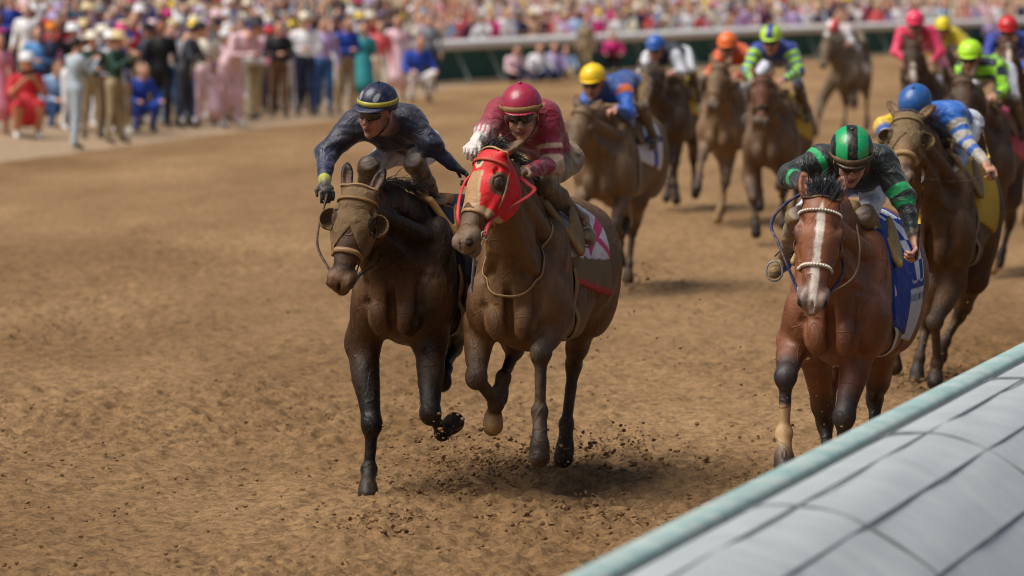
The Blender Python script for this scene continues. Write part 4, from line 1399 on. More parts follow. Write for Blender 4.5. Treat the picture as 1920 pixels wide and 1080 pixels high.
# ---- muddy horse with blinkers, blue jockey
p = mk(1768, 29.8, 15); J = p.J
tan = build_horse('racehorse', 'mud-brown racehorse with open blinker cups and a shadow roll, behind the bay', p,
    dict(poll=J(1704, 212, .95), muzzle=J(1690, 340, 1.35), tau=-14, muzzle_col='#7c6a58', mane_side=1, earL=(-.13, .09, -.02), earR=(-.13, -.07, -.02)),
    dict(LF=[J(1785, 535, .3), J(1753, 603, .65), J(1757, 680, .5), J(1754, 700, .5), J(1753, 720, .54)],
         RF=[J(1692, 540, .25), J(1674, 592, .6), J(1676, 652, .5), J(1676, 672, .48), J(1677, 692, .48)],
         RH=[J(1762, 540, -.4), J(1736, 612, -.7), J(1724, 672, -.5), J(1720, 693, -.46), J(1718, 716, -.42)],
         LH=[J(1824, 520, -.8), J(1800, 590, -1.3), J(1772, 640, -1.2), J(1764, 655, -1.2), J(1762, 672, -1.2)]),
    '#55391f', '#3a2c20', vox=.0125, head_col='#7c6142')
hood(tan, '#7d6849', paint=eye_gap, cups=True, mat=M['muddy_hood'], u1=.2, cup_col='#7f6845')
bridle(tan, '#4e3a28', off=.015, nose_col='#a78458', nose_w=.02, brow_col='#8a6e48', u_nose=.36, shadow_roll=True)
saddle(tan, '#cfa62a', flap='#7d6a4c', girth='#9a8a68', x0=-.75, x1=-.1, z0=1.1)
jt = dict(pelvis=J(1800, 232, -.46), chest=J(1766, 224, -.02), neck=J(1742, 214, .12), head=J(1716, 206, .25),
          shL=J(1790, 215, .04), shR=J(1702, 222, .08), elL=J(1808, 262, .14), wrL=J(1846, 304, .36), hdL=J(1860, 322, .42),
          elR=J(1656, 238, .2), wrR=J(1672, 285, .42), hdR=J(1690, 300, .5),
          knL=J(1790, 330, .12), anL=J(1800, 392, -.22), toeL=J(1806, 408, -.08), knR=(.1, -.27, 1.62), anR=(-.25, -.31, 1.35), toeR=(-.12, -.33, 1.29),
          face=(1, -.25, -.75), up=(.7, 0, 1))
def tsl(t, Q, w):
    B_, G_, Y_ = lin('#1f63b8'), lin('#a9a498'), lin('#e0b81c')
    if w == 'R': return np.ones((len(Q), 3)) * Y_
    return np.where(((t > .35) & (t < .6) | (t > .78))[:, None], G_, B_)
def tsl2(t, Q, w):
    B_, G_, Y_ = lin('#1f63b8'), lin('#a9a498'), lin('#e0b81c')
    return np.where(((t > .12) & (t < .26) | (t > .45) & (t < .62))[:, None], lin('#2458b0'), G_)
jtan = build_jockey('jockey in bright blue silks with grey banded sleeves, head down behind his horse\'s ears', tan, jt, vox=.009, shirt='#1f63b8', sleeve=tsl, sleeve2=tsl2, helm='#1f5a9c', brim='#1c4f8c', breech='#cfd3da', boot='#8a7a5e',
                    glove=('#c98f72', '#9a9488'), silk=M['silk_clean'], hsize=1.1)
reins(tan, jtan['P']['hdL'], jtan['P']['hdR'], '#15110f', .009)
c_ = J(1858, 300, .38)
crop_whip('black looped riding crop in the blue jockey\'s left hand', p, jtan['P']['hdL'], J(1842, 238, .2))
stirrup(tan, jtan['P']['toeL'], 1); stirrup(tan, jtan['P']['toeR'], -1)
# ================================================================ the field behind
def follow(label, jlabel, X_px, Y, yaw, poll, muz, helm_px, coat, points, shirt, helm, breech='#d2d2d6', boot='#5a4a34', legs=None, cloth='#e4e4e4', cloth_fn=None, sleeve=None,
           helm_fn=None, tau=-14, vox=.02, head_col=None, blaze=None, hoodc=None, brim=None, nose_col='#7a5f42', shadow=False, sock=(), pale=(), up=0., torso_fn=None, turn=0., glove=('#c08a70', '#c08a70'), hair_side=-1, hx=.27):
    p = mk(X_px, Y, yaw)
    L = dict(LF='land', RF='fold', LH='push', RH='under')
    L.update({k: ([p.J(*q) for q in v] if isinstance(v, list) else v) for k, v in (legs or {}).items()})
    h = build_horse('racehorse', label, p, dict(poll=p.J(*poll, .9), muzzle=p.J(*muz, 1.2), tau=tau, muzzle_col='#5f5145', mane_side=hair_side), L, coat, points, vox=vox, head_col=head_col, blaze=blaze, sock=sock, pale_hoof=pale)
    if hoodc: hood(h, hoodc, u1=.3)
    bridle(h, '#4a3a2a', nose_col=nose_col, nose_w=.022 if shadow else .014, u_nose=.38, shadow_roll=shadow)
    saddle(h, cloth, pattern=cloth_fn, flap='#5f4e36', girth='#9a8a6a', x0=-.75, x1=-.12, z0=1.12)
    j = default_jockey(p)
    d = p.J(*helm_px, hx) - np.array([j['head'][0], j['head'][1], j['head'][2] + .04])
    for k in ('chest', 'neck', 'head', 'shL', 'shR', 'elL', 'elR'):
        w = {'chest': .8, 'elL': .8, 'elR': .8}.get(k, 1.0)
        j[k] = np.array(j[k]) + d * w
    for k in ('wrL', 'wrR', 'hdL', 'hdR', 'pelvis'):
        j[k] = np.array(j[k]) + d * .35
    for k, w in dict(pelvis=1, chest=.7, shL=.4, shR=.9, elR=1.1, wrR=.8, hdR=.5, wrL=.1).items():
        j[k] = np.array(j[k], float) + np.array([0, turn * w, 0])
    q = build_jockey(jlabel, h, j, vox=max(.012, vox * .7), shirt=shirt, sleeve=sleeve, helm=helm, brim=brim, breech=breech, boot=boot, helm_fn=helm_fn, torso_fn=torso_fn, glove=glove, silk=M['silk_clean'], hsize=1.16)
    reins(h, q['P']['hdL'], q['P']['hdR'], '#2a1d14', .009)
    stirrup(h, q['P']['toeL'], 1); stirrup(h, q['P']['toeR'], -1)
    return h, q
def yel_sl(t, Q, w):
    return np.where((t < .1)[:, None], lin('#d8641c'), lin('#2260c0'))
hy, jy = follow('grey-brown racehorse directly behind the red hooded horse, one hind leg planted', 'jockey in yellow helmet with blue and orange silks, behind the magenta jockey',
    1150, 39, 16, (1096, 200), (1062, 312), (1112, 150), '#705840', '#4a3a2e', '#2c4f94', '#f0c81c', breech='#7a5c30', sleeve=yel_sl, turn=.14,
    legs=dict(LH=[(1192, 375, -.7), (1186, 432, -1.12), (1179, 495, -1.05), (1178, 511, -1.02), (1178, 527, -1.0)], RH='fold', LF='fold', RF='reach'), vox=.016, cloth='#dfe0ec',
    cloth_fn=lambda P, C: np.where(((np.abs(P[:, 0] + .45) < .05) | (np.abs(P[:, 2] - 1.35) < .03))[:, None], lin('#2c3f9c'), C))
hb, jbk = follow('dark racehorse running between the yellow and the orange jockeys', 'jockey in navy silks with white sleeves and blue helmet',
    1258, 52.5, 15, (1214, 126), (1203, 208), (1229, 88), '#4a392c', '#2c231d', '#232a3c', '#2a5fae', sleeve='#d2d6dc', turn=.06, legs=dict(LF=[(1268, 262, .2), (1266, 305, .35), (1266, 350, .3), (1267, 362, .34), (1268, 378, .36)],
    LH=[(1300, 255, -.7), (1300, 300, -1.1), (1302, 345, -1.0), (1303, 355, -.96), (1304, 367, -.92)]), cloth='#d6b426', hoodc='#4d4038')
ho, jo = follow('muddy brown racehorse ridden by the jockey in orange', 'jockey in orange silks and orange helmet',
    1362, 49.5, 14, (1350, 118), (1334, 212), (1364, 84), '#7c6248', '#5a4838', '#dc5a22', '#e8702c', turn=.08, legs=dict(LF=[(1362, 300, .2), (1360, 342, .4), (1352, 386, .45), (1348, 398, .5), (1345, 414, .52)], RF='reach'), sock=('LF',), pale=('LF',), cloth='#d8d8d8', breech='#d5c8bc')
def lime_sl(t, Q, w):
    return np.where((((t * 3.2) % 1) < .35)[:, None], lin('#1d3a96'), lin('#a4dc3c'))
hl, jl = follow('chestnut-faced dark racehorse with a black shadow roll, straight behind the green striped jockey', 'jockey in lime and royal blue silks with a lime and blue quartered helmet',
    1452, 46, 13, (1430, 142), (1428, 236), (1446, 72), '#66503c', '#40332a', '#20368c', '#b4e04a', sleeve=lime_sl, helm_fn=lambda u, v, w, C: np.where((np.abs(v) < .03)[:, None], lin('#1e2f8e'), C),
    legs=dict(RF=[(1408, 330, .2), (1412, 372, .42), (1416, 408, .45), (1417, 420, .48), (1418, 440, .5)], LF='fold', LH='under', RH='push'), head_col='#5d3320', nose_col='#14110f', shadow=True, cloth='#c9a62c', breech='#c9ccda')
hw, jw = follow('distant grey-brown racehorse running alone in mid track', 'jockey in white and red silks, alone far down the track',
    1590, 76, 13, (1553, 70), (1543, 128), (1562, 52), '#6d5f4c', '#504438', '#d8c8c4', '#d84440', sleeve='#d6d2d6', turn=.1, legs=dict(RF=[(1540, 190, .3), (1536, 214, .5), (1531, 236, .6), (1530, 242, .62), (1529, 252, .64)], LH='push', RH='under', LF='fold'), vox=.028, breech='#6b5a40', helm_fn=lambda u, v, w, C: np.where((v < -.01)[:, None], lin('#e2dcd8'), C))
hp, jp = follow('dark bay racehorse ridden by the jockey in pink, above the blue jockey', 'jockey in hot pink silks and pink helmet',
    1735, 54, 12, (1712, 76), (1712, 158), (1716, 42), '#3f2f24', '#2a201a', '#dc2f5c', '#ee3560', vox=.022, blaze=lambda u: np.interp(u, [0, .3, .36, .5], [0, .0, .03, .03]), breech='#e08a98')
hy2, jy2 = follow('brown racehorse mostly hidden behind the pink jockey\'s mount', 'jockey in bright yellow silks behind the pink jockey',
    1792, 62, 12, (1768, 90), (1766, 150), (1768, 50), '#4a382a', '#2c221c', '#d8c41c', '#e4d222', vox=.03, breech='#c8b428')
crop_whip('black riding crop raised upright by the yellow jockey', hy2['pose'], hy2['pose'].J(1784, 92, .3), hy2['pose'].J(1778, 18, .2))
def neon_t(t, Q):
    k = ((Q[:, 0] * 9).astype(int) + (Q[:, 2] * 11).astype(int) + (Q[:, 1] * 9).astype(int)) % 2
    return np.where((k == 0)[:, None], lin('#9ce628'), lin('#10203c'))
hn, jn = follow('dark brown racehorse with one white foot, behind the blue jockey', 'jockey in navy silks with neon green spots and a neon helmet',
    1850, 41, 13, (1806, 142), (1812, 244), (1819, 104), '#4a382b', '#2e251f', '#10203c', '#b6ee2c', vox=.018, turn=.12, sleeve=lambda t, Q, w: neon_t(t, Q), torso_fn=neon_t,
    legs=dict(LF=[(1868, 375, .2), (1866, 430, .42), (1862, 475, .45), (1861, 490, .5), (1860, 508, .52)], LH=[(1895, 370, -.7), (1893, 420, -1.1), (1880, 470, -1.0), (1876, 480, -.96), (1872, 496, -.92)]), sock=('LF',), pale=('LF',), nose_col='#6e5a42', cloth='#d04a6a', breech='#c4c4cc',
    helm_fn=lambda u, v, w, C: np.where((np.abs(w - .05) < .008)[:, None], lin('#1a2a18'), C))
hr, jrh = follow('bay racehorse with a white nose at the right edge of the field', 'jockey in royal blue silks and red helmet, near the right edge',
    1915, 49, 11, (1890, 80), (1894, 166), (1890, 54), '#4a3020', '#2c1f18', '#1f3a9c', '#c81c24', vox=.022, blaze=lambda u: np.interp(u, [0, .1, .3, .36, .5], [0, .02, .02, .05, .05]), cloth='#e8c8d0')
crop_whip('black riding crop raised above the red helmet', hr['pose'], hr['pose'].J(1884, 60, .25), hr['pose'].J(1886, 4, .2))
he, je = follow('dark racehorse cut off by the right edge of the photo', 'jockey in blue silks cut off by the right edge of the photo',
    1972, 51, 11, (1950, 90), (1950, 170), (1946, 62), '#3e2c20', '#241a14', '#2a5cc8', '#e8e8ec', vox=.03, cloth='#c0c0c8')
# ================================================================ far rail, terrace and the crowd
RAILP = [np.array([-3.6, 107.0]), np.array([-1.8, 112.0]), np.array([7.6, 139.0]), np.array([19.0, 166.0]), np.array([34.0, 196.0])]
def mkfence():
    o = empty('fence', (RAILP[0][0], RAILP[0][1], 0))
    tag(o, 'long green boarded fence with a broad white top rail in front of the grandstand crowd', 'fence')
    P = np.array([np.append(q - RAILP[0], 0) for q in RAILP])
    B = Batch(); B.tube(P + (0, 0, .99), .2, '#f2f0ea', sides=8, up=(0, 0, 1), ratio=.75); B.build('top_rail', M['silk_clean'], o)
    G_ = Batch()
    for a, b_ in zip(P[:-1], P[1:]):
        d = nrm(b_ - a); n_ = np.array([-d[1], d[0], 0]) * .03
        V = [a + n_ + (0, 0, .05), b_ + n_ + (0, 0, .05), b_ + n_ + (0, 0, .9), a + n_ + (0, 0, .9), a - n_ + (0, 0, .05), b_ - n_ + (0, 0, .05), b_ - n_ + (0, 0, .9), a - n_ + (0, 0, .9)]
        G_.add(V, [(0, 1, 2, 3), (7, 6, 5, 4), (3, 2, 6, 7), (4, 5, 1, 0)], '#17564a')
    G_.build('green_panel', M['clothpad'], o, smooth=False)
    acc = 0
    for a, b_ in zip(P[:-1], P[1:]):
        L_ = np.linalg.norm(b_ - a); d = (b_ - a) / L_; r = np.array([d[1], -d[0], 0])
        for u in np.arange(.6, L_, 2.6):
            q = a + d * u
            Batch().tube([q + r * .45 + d * .25, q + r * .08 + (0, 0, .9)], .04, '#7f948a', sides=6).build('post', M['teal'], o)
    return o
mkfence()
# sloping terrace under the crowd
FRONT = [np.array([-13.5, 44.0]), np.array([-8.1, 67.8]), np.array([-3.7, 87.0]), np.array([-2.6, 107.5]), np.array([-1.2, 113.5]), np.array([8.2, 140.5]), np.array([19.6, 167.5]), np.array([34.5, 197.0])]
def normals(P):
    out = []
    for i in range(len(P)):
        a = P[max(i - 1, 0)]; b_ = P[min(i + 1, len(P) - 1)]
        d = nrm(b_ - a); out.append(np.array([-d[1], d[0]]))
    return out
FN = normals(FRONT)
def slope(s): return np.where(s < 1.5, 0.0, (s - 1.5) * .17)
V, nS = [], [-.75, -.2, 1.5, 12, 26, 45]
for q, n_ in zip(FRONT, FN):
    for s in nS:
        V.append((*(q + n_ * (s + (.25 * vnoise(np.array([[q[1] * .31, 0, 0]]), 1.)[0] if s < 0 else 0))), float(slope(s)) + .014 - .05 * (s < -.5)))
k = len(nS)
F_ = [(i * k + j, (i + 1) * k + j, (i + 1) * k + j + 1, i * k + j + 1) for i in range(len(FRONT) - 1) for j in range(k - 1)]
M['terrace'] = mat_skin('pale_trampled_terrace', rough=.9, bump=.3)
tag(link('terrace', mesh_np('terrace', np.array(V), np.array(F_), np.ones((len(V), 3)) * lin('#9c8468'), [M['terrace']])), kind='structure')
# ---- people
def fab(name, col, rough=.7):
    m, t, N, L, b = nodes(name)
    tc = N.new('ShaderNodeTexCoord'); n_ = N.new('ShaderNodeTexNoise'); n_.inputs['Scale'].default_value = 7; n_.inputs['Detail'].default_value = 3
    L.new(tc.outputs['Object'], n_.inputs['Vector'])
    c = lin(col)
    mx = N.new('ShaderNodeMix'); mx.data_type = 'RGBA'; mx.inputs[6].default_value = (*(c * .75), 1); mx.inputs[7].default_value = (*np.minimum(c * 1.2, .95), 1)
    L.new(n_.outputs[0], mx.inputs[0]); L.new(mx.outputs[2], b.inputs['Base Color']); b.inputs['Roughness'].default_value = rough
    return m
PAL = {'white': '#ecebee', 'pale pink': '#ecc3ca', 'light blue': '#9dbde0', 'navy': '#1b2546', 'black': '#15151a', 'lilac': '#b9a2d0', 'coral': '#ee5f62', 'magenta': '#d0207a', 'teal': '#2b8f96', 'cream': '#eadfc8',
       'yellow': '#ecc63c', 'orange': '#f08a28', 'red': '#c4202c', 'grey': '#7d828c', 'royal blue': '#1f44a8', 'mint green': '#b9e0c0', 'dark green': '#17402f', 'light grey': '#a9b6bf', 'khaki': '#a08c68', 'brown': '#6b4a30',
       'rose': '#d98a9c', 'sky blue': '#5c9ad8', 'charcoal': '#33373f', 'straw': '#d9c391', 'jeans blue': '#2f5d96', 'plum': '#5a2048', 'peach': '#f0b795'}
FM = {k: fab('fabric_' + k.replace(' ', '_'), v) for k, v in PAL.items()}
SK = [fab('skin_tone', c, .55) for c in ('#d9a184', '#c68a68', '#a86d4c', '#6e4630', '#e0b094')]
HR = [fab('hair_tone', c, .6) for c in ('#1a1412', '#3b2618', '#6b4a2c', '#b08d5c', '#8d8781')]
SH = [fab('shoe_tone', c, .5) for c in ('#1a1716', '#d9d8d4', '#4e3826')]

def person_mesh(kind, h=.035, arms='down', dress=False, lean=0., hairlong=False):
    """one continuous figure facing +x; materials: 0 skin 1 top 2 bottom 3 hair 4 shoes"""
    S = Solid()
    if kind == 'stand':
        pel, ch, nk, hd = np.array([0, 0, .95]), np.array([.02 + lean * .35, 0, 1.3 - lean * .08]), np.array([.03 + lean * .55, 0, 1.47 - lean * .14]), np.array([.07 + lean * .68, 0, 1.62 - lean * .2])
        legs = [[(0, y * .09, .92), (.03 + .04 * y, y * .1, .5), (-.02 + .06 * y, y * .11, .09), (.13 + .06 * y, y * .13, .04)] for y in (1, -1)]
    elif kind == 'crouch':
        pel, ch, nk, hd = np.array([-.15, 0, .38]), np.array([.02, 0, .72]), np.array([.08, 0, .88]), np.array([.14, 0, 1.03])
        legs = [[(-.12, y * .1, .36), (.3, y * .16, .48), (.12, y * .15, .09), (.26, y * .16, .04)] for y in (1, -1)]
    else:   # sit
        pel, ch, nk, hd = np.array([-.1, 0, .16]), np.array([-.08, 0, .5]), np.array([-.04, 0, .66]), np.array([.02, 0, .8])
        legs = [[(-.08, y * .1, .16), (.3, y * .15, .34), (.5, y * .13, .08), (.6, y * .15, .1)] for y in (1, -1)]
    S.ell(pel, (.12, .165, .13), k=.05, m=2)
    S.cone(pel + (0, 0, .06), ch, .125, .14, k=.06, flat=((1, 0, 0), 1.15), m=1)
    S.ell(ch, (.12, .18, .15), k=.05, m=1)
    S.cone(ch + (0, .15, .1), ch + (0, -.15, .1), .065, .065, k=.05, m=1)
    S.cone(ch + (0, 0, .12), nk, .06, .05, k=.04, m=0)
    for lg in legs:
        a, b_, c, d = [np.array(v, float) for v in lg]
        S.cone(a, b_, .098, .068, k=.05, m=2)
        S.cone(b_, c, .065, .045, k=.03, m=0 if dress else 2)
        S.cone(c, d, .045, .035, k=.02, m=4)
    if dress:
        S.cone(pel + (0, 0, .05), pel + (.02, 0, -.42) if kind == 'stand' else pel + (.22, 0, .02), .15, .23, k=.06, m=1)
    for y in (1, -1):
        sh = ch + np.array([0, y * .19, .09])
        if arms == 'down': el, wr = sh + (-.03, y * .06, -.28), sh + (.06, y * .07, -.52)
        elif arms == 'phone': el, wr = sh + (.14, y * .05, -.2), sh + (.34, -y * .1, -.02)
        elif arms == 'cross': el, wr = sh + (.04, y * .07, -.26), sh + (.22, -y * .14, -.24)
        elif arms == 'up': el, wr = sh + (.08, y * .1, .14), sh + (.14, y * .06, .38)
        elif arms == 'oneup': el, wr = (sh + (.1, y * .1, .12), sh + (.16, y * .04, .36)) if y > 0 else (sh + (0, y * .06, -.28), sh + (.16, y * .04, -.42))
        else: el, wr = sh + (.1, y * .08, -.24), sh + (.3, y * .03, -.28)
        el, wr = np.array(el), np.array(wr)
        S.cone(sh, el, .062, .05, k=.04, m=1)
        S.cone(el, wr, .047, .034, k=.02, m=0 if dress else 1)
        d = nrm(wr - el)
        S.cone(wr, wr + d * .09, .033, .03, k=.02, m=0)
        S.cone(wr + d * .09, wr + d * .15 + np.array([0, 0, -.02]), .028, .016, k=.02, m=0)
        S.cone(wr + d * .03, wr + d * .08 + np.array([0, -y * .04, .01]), .015, .012, k=.01, m=0)
    S.ell(hd, (.095, .078, .12), k=.02, m=0)
    S.ell(hd + (.05, 0, -.07), (.045, .045, .045), k=.03, m=0)
    S.cone(hd + (.09, 0, .0), hd + (.115, 0, -.03), .012, .015, k=.015, m=0)
    S.ell(hd + (-.03, 0, .035), (.095, .09, .1), k=.01, m=3)
    if hairlong:
        S.cone(hd + (-.06, 0, 0), hd + (-.09, 0, -.22), .085, .07, k=.03, m=3)
    return S.build('figure', h, None, mats=[None] * 5, data_only=True), hd

def hat_mesh(kind):
    B = Batch()
    def rev(prof, off=(0, 0, 0), n=18, squash=1.0):
        V = [(math.cos(2 * math.pi * j / n) * r * 1.1 + off[0], math.sin(2 * math.pi * j / n) * r + off[1], z + off[2]) for r, z in prof for j in range(n)]
        F = [(i * n + j, i * n + (j + 1) % n, (i + 1) * n + (j + 1) % n, (i + 1) * n + j) for i in range(len(prof) - 1) for j in range(n)]
        B.add(V, F)
    if kind == 'brim': rev([(.1, .055), (.17, .045), (.175, .052), (.108, .07), (.102, .13), (.085, .17), (.03, .16), (.001, .155)])
    elif kind == 'wide': rev([(.1, .05), (.26, .03), (.27, .045), (.11, .075), (.1, .13), (.06, .16), (.001, .165)])
    elif kind == 'cap':
        rev([(.1, .035), (.106, .06), (.1, .11), (.06, .15), (.001, .162)])
        B.add([(.08, -.07, .05), (.19, -.05, .045), (.19, .05, .045), (.08, .07, .05), (.08, -.07, .06), (.19, -.05, .055), (.19, .05, .055), (.08, .07, .06)], [(0, 3, 2, 1), (4, 5, 6, 7), (0, 1, 5, 4), (1, 2, 6, 5), (2, 3, 7, 6)])
    else:
        rev([(.02, .14), (.1, .16), (.11, .175), (.03, .19), (.001, .2)], (0, .05, 0))
    return mesh_np('hat', np.concatenate(B.V), np.concatenate(B.F), None, [None])
HATS = {k: hat_mesh(k) for k in ('brim', 'wide', 'cap', 'bow')}
TPL = {}
for key, kw in {'down': dict(arms='down'), 'phone': dict(arms='phone'), 'cross': dict(arms='cross'), 'up': dict(arms='up'), 'oneup': dict(arms='oneup'), 'lean': dict(arms='cross', lean=.8), 'fwd': dict(arms='fwd', lean=.3),
                'ddown': dict(arms='down', dress=True, hairlong=True), 'dphone': dict(arms='phone', dress=True, hairlong=True), 'dcross': dict(arms='cross', dress=True, hairlong=True), 'dup': dict(arms='oneup', dress=True, hairlong=True)}.items():
    TPL[key] = person_mesh('stand', **kw)
TPL['crouch'] = person_mesh('crouch', arms='fwd'); TPL['dcrouch'] = person_mesh('crouch', arms='phone', dress=True, hairlong=True); TPL['sit'] = person_mesh('sit', arms='fwd')
PG = 'spectators watching the race'
def spectator(label, tpl, loc, rz, top, bottom, skin=0, hairi=0, shoe=0, hat=None, hatcol='straw', s=1.0, cat='person', group=PG):
    me, hd = TPL[tpl]
    o = link('person', me)
    o.location = tuple(loc); o.rotation_euler = (0, 0, rz); o.scale = (s, s, s)
    tag(o, label, cat, group)
    for sl, m_ in zip(o.material_slots, (SK[skin], FM[top], FM[bottom], HR[hairi], SH[shoe])):
        sl.link = 'OBJECT'; sl.material = m_
    if hat:
        c = link('hat', HATS[hat], o)
        c.location = tuple(hd); c.material_slots[0].link = 'OBJECT'; c.material_slots[0].material = FM[hatcol]
    return o
# front figures that can be told apart: label, pose, foot x, foot y, heading degrees (0 = towards the camera), top, bottom, ...
FIG = [
 ('woman in red dress and white cap crouching with a camera at the left edge', 'dcrouch', 48, 262, 10, 'red', 'red', dict(skin=1, shoe=1, hat='cap', hatcol='white', s=1.22)),
 ('person in pink patterned dress cut off by the left edge', 'ddown', -2, 262, 20, 'rose', 'rose', dict(hat='bow', hatcol='magenta')),
 ('person in mint green sitting low behind the crouching woman in red', 'crouch', 22, 238, 0, 'mint green', 'mint green', dict(skin=4)),
 ('man in pale grey suit standing on the track edge, filming with a phone', 'phone', 140, 281, 120, 'light grey', 'light grey', dict(hairi=0, shoe=0)),
 ('man in dark green sweater, khaki trousers and straw hat', 'phone', 216, 271, 60, 'dark green', 'khaki', dict(hat='brim', hatcol='straw', shoe=2, s=1.02)),
 ('man in dark green jacket and beige hat behind the pale grey suit', 'cross', 172, 262, 20, 'dark green', 'khaki', dict(hat='brim', hatcol='cream')),
 ('man in white shirt and white cowboy hat behind the green sweater', 'down', 205, 258, 30, 'white', 'brown', dict(hat='brim', hatcol='white')),
 ('person in royal blue suit crouching beside the green sweater', 'crouch', 262, 250, 30, 'royal blue', 'royal blue', dict(s=1.05)),
 ('person in blue jeans kneeling between the red dress and the grey suit', 'crouch', 98, 250, 40, 'light blue', 'jeans blue', dict(s=1.1)),
 ('man in navy blazer and orange hat behind the woman in red', 'down', 98, 240, 0, 'navy', 'navy', dict(hat='cap', hatcol='orange', s=1.05)),
 ('man in light blue shirt left of the orange hat', 'cross', 72, 240, 0, 'sky blue', 'navy', dict(s=1.03)),
 ('man in black suit with open white shirt', 'down', 302, 242, 10, 'black', 'black', dict(skin=2, s=1.1)),
 ('man in white shirt and grey trousers beside the black suit', 'down', 278, 240, -10, 'navy', 'khaki', dict(hat='cap', hatcol='black', s=1.05)),
 ('heavy man in charcoal suit and dark cap seen from the side', 'fwd', 345, 242, 70, 'charcoal', 'charcoal', dict(hat='cap', hatcol='black', s=1.1)),
 ('man in grey shirt between the black and the charcoal suits', 'cross', 322, 238, 0, 'white', 'jeans blue', dict(s=1.05)),
 ('man in pale pink jacket and black hat bending forward', 'lean', 432, 240, 40, 'pale pink', 'pale pink', dict(hat='brim', hatcol='black', shoe=1, s=1.2)),
 ('child in lilac hat and pink outfit in front of the pale pink jacket', 'ddown', 402, 241, 0, 'pale pink', 'pale pink', dict(hat='cap', hatcol='lilac', shoe=1, s=.66)),
 ('person in white dress cape beside the bending man', 'down', 386, 236, 10, 'cream', 'pale pink', dict(s=1.05)),
 ('man in white shirt and black waistcoat leaning forward in khaki trousers', 'lean', 482, 225, -50, 'white', 'khaki', dict(hat='brim', hatcol='cream', s=1.05)),
 ('man in dark waistcoat and brown trousers beside the leaning man', 'cross', 522, 222, 10, 'black', 'brown', dict(s=1.05)),
 ('man in white shirt, navy trousers and straw cap', 'cross', 572, 219, 0, 'white', 'navy', dict(hat='cap', hatcol='cream', s=1.12)),
 ('man in lavender checked shirt and blue jeans', 'down', 607, 217, 10, 'lilac', 'jeans blue', dict(s=1.08)),
 ('man in royal blue blazer and khaki trousers', 'cross', 648, 214, 30, 'royal blue', 'khaki', dict(s=1.08)),
 ('woman in teal skirt and pale top right of the blue blazer', 'ddown', 682, 207, 0, 'teal', 'teal', dict(s=1.0)),
 ('woman in coral jacket', 'down', 712, 198, 10, 'coral', 'cream', dict(s=1.0, hairi=2)),
 ('woman in long pale pink dress right of the coral jacket', 'ddown', 745, 192, 0, 'pale pink', 'pale pink', dict(s=1.05, hairi=1)),
 ('person in white trousers and blue top crouching at the right end of the group', 'crouch', 782, 192, 20, 'royal blue', 'white', dict(s=1.25)),
 ('person in grey top standing beside the crouching white trousers', 'down', 806, 172, 0, 'grey', 'charcoal', dict(s=1.0)),
 ('person in pink shirt and navy trousers sitting against the green fence', 'sit', 968, 158, 30, 'pale pink', 'navy', dict(s=1.1)),
 ('person in white shirt sitting against the green fence, left of a pair', 'sit', 1012, 156, 10, 'white', 'navy', dict(s=1.15)),
 ('person in lilac shirt sitting against the green fence, right of a pair', 'sit', 1040, 154, 0, 'lilac', 'navy', dict(s=1.15)),
 ('small figure in light blue sitting at the green fence beside the pair', 'sit', 1062, 150, 0, 'light blue', 'khaki', dict(s=1.0)),
 ('person in bright magenta at the green fence left of the navy jockey', 'crouch', 1150, 137, 0, 'magenta', 'black', dict(s=1.0)),
 ('person in grey standing against the green fence above the yellow helmet', 'down', 1098, 146, 0, 'khaki', 'khaki', dict(s=.9)),
 ('person in purple and white near the fence right of the neon helmet', 'crouch', 1858, 92, 0, 'lilac', 'navy', dict(s=1.0)),
]
occ = np.zeros((280, 500), np.float32)     # coarse cover map, 4 px cells
occ_pad = 5
def cover(P, s, mark=True):
    x, y, z = project(P); k = FPX / z
    x0, x1, y0, y1 = x - .24 * s * k, x + .24 * s * k, y - 1.72 * s * k, y
    a0_, a1_, b0_, b1_ = [int(round(v / 4)) for v in (x0, x1, y0, y1)]
    a0_, a1_, b0_, b1_ = max(a0_, 0), min(a1_ + 1, 480), max(b0_, 0), min(b1_ + 1, 270)
    if a1_ <= a0_ or b1_ <= b0_: return 0
    sub = occ[b0_:b1_, a0_:a1_]
    vis = float((sub < .5).sum())
    if mark: sub[:] = 1
    return vis
used_labels = set()
items = []
for lab, tp, fx, fy, hd_, top, bot, kw in FIG:
    g = ground_at(fx, fy)
    items.append((g, 'fig', (lab, tp, hd_, top, bot, kw)))
rows = {0: 'front row', 1: 'second row', 2: 'third row', 3: 'fourth row', 4: 'fifth row', 5: 'sixth row', 6: 'seventh row', 7: 'eighth row'}
seg = [np.linalg.norm(b_ - a) for a, b_ in zip(FRONT[:-1], FRONT[1:])]
tot = sum(seg)
for r_ in range(22):
    s = .9 + r_ * .8
    u = rng.random() * .6
    while u < tot:
        k_, v_ = 0, u
        while v_ > seg[k_]: v_ -= seg[k_]; k_ += 1
        t_ = v_ / seg[k_]
        q = FRONT[k_] * (1 - t_) + FRONT[k_ + 1] * t_
        n_ = nrm(FN[k_] * (1 - t_) + FN[k_ + 1] * t_)
        q = q + n_ * (s + rng.normal() * .12)
        items.append((np.array([q[0], q[1], float(slope(np.array(s))) + .015]), 'row', (r_, u)))
        u += .58 + rng.random() * .25
items.sort(key=lambda it: it[0][1])
cand = []
figpx = [(project(it[0])[0], it[0][1]) for it in items if it[1] == 'fig']
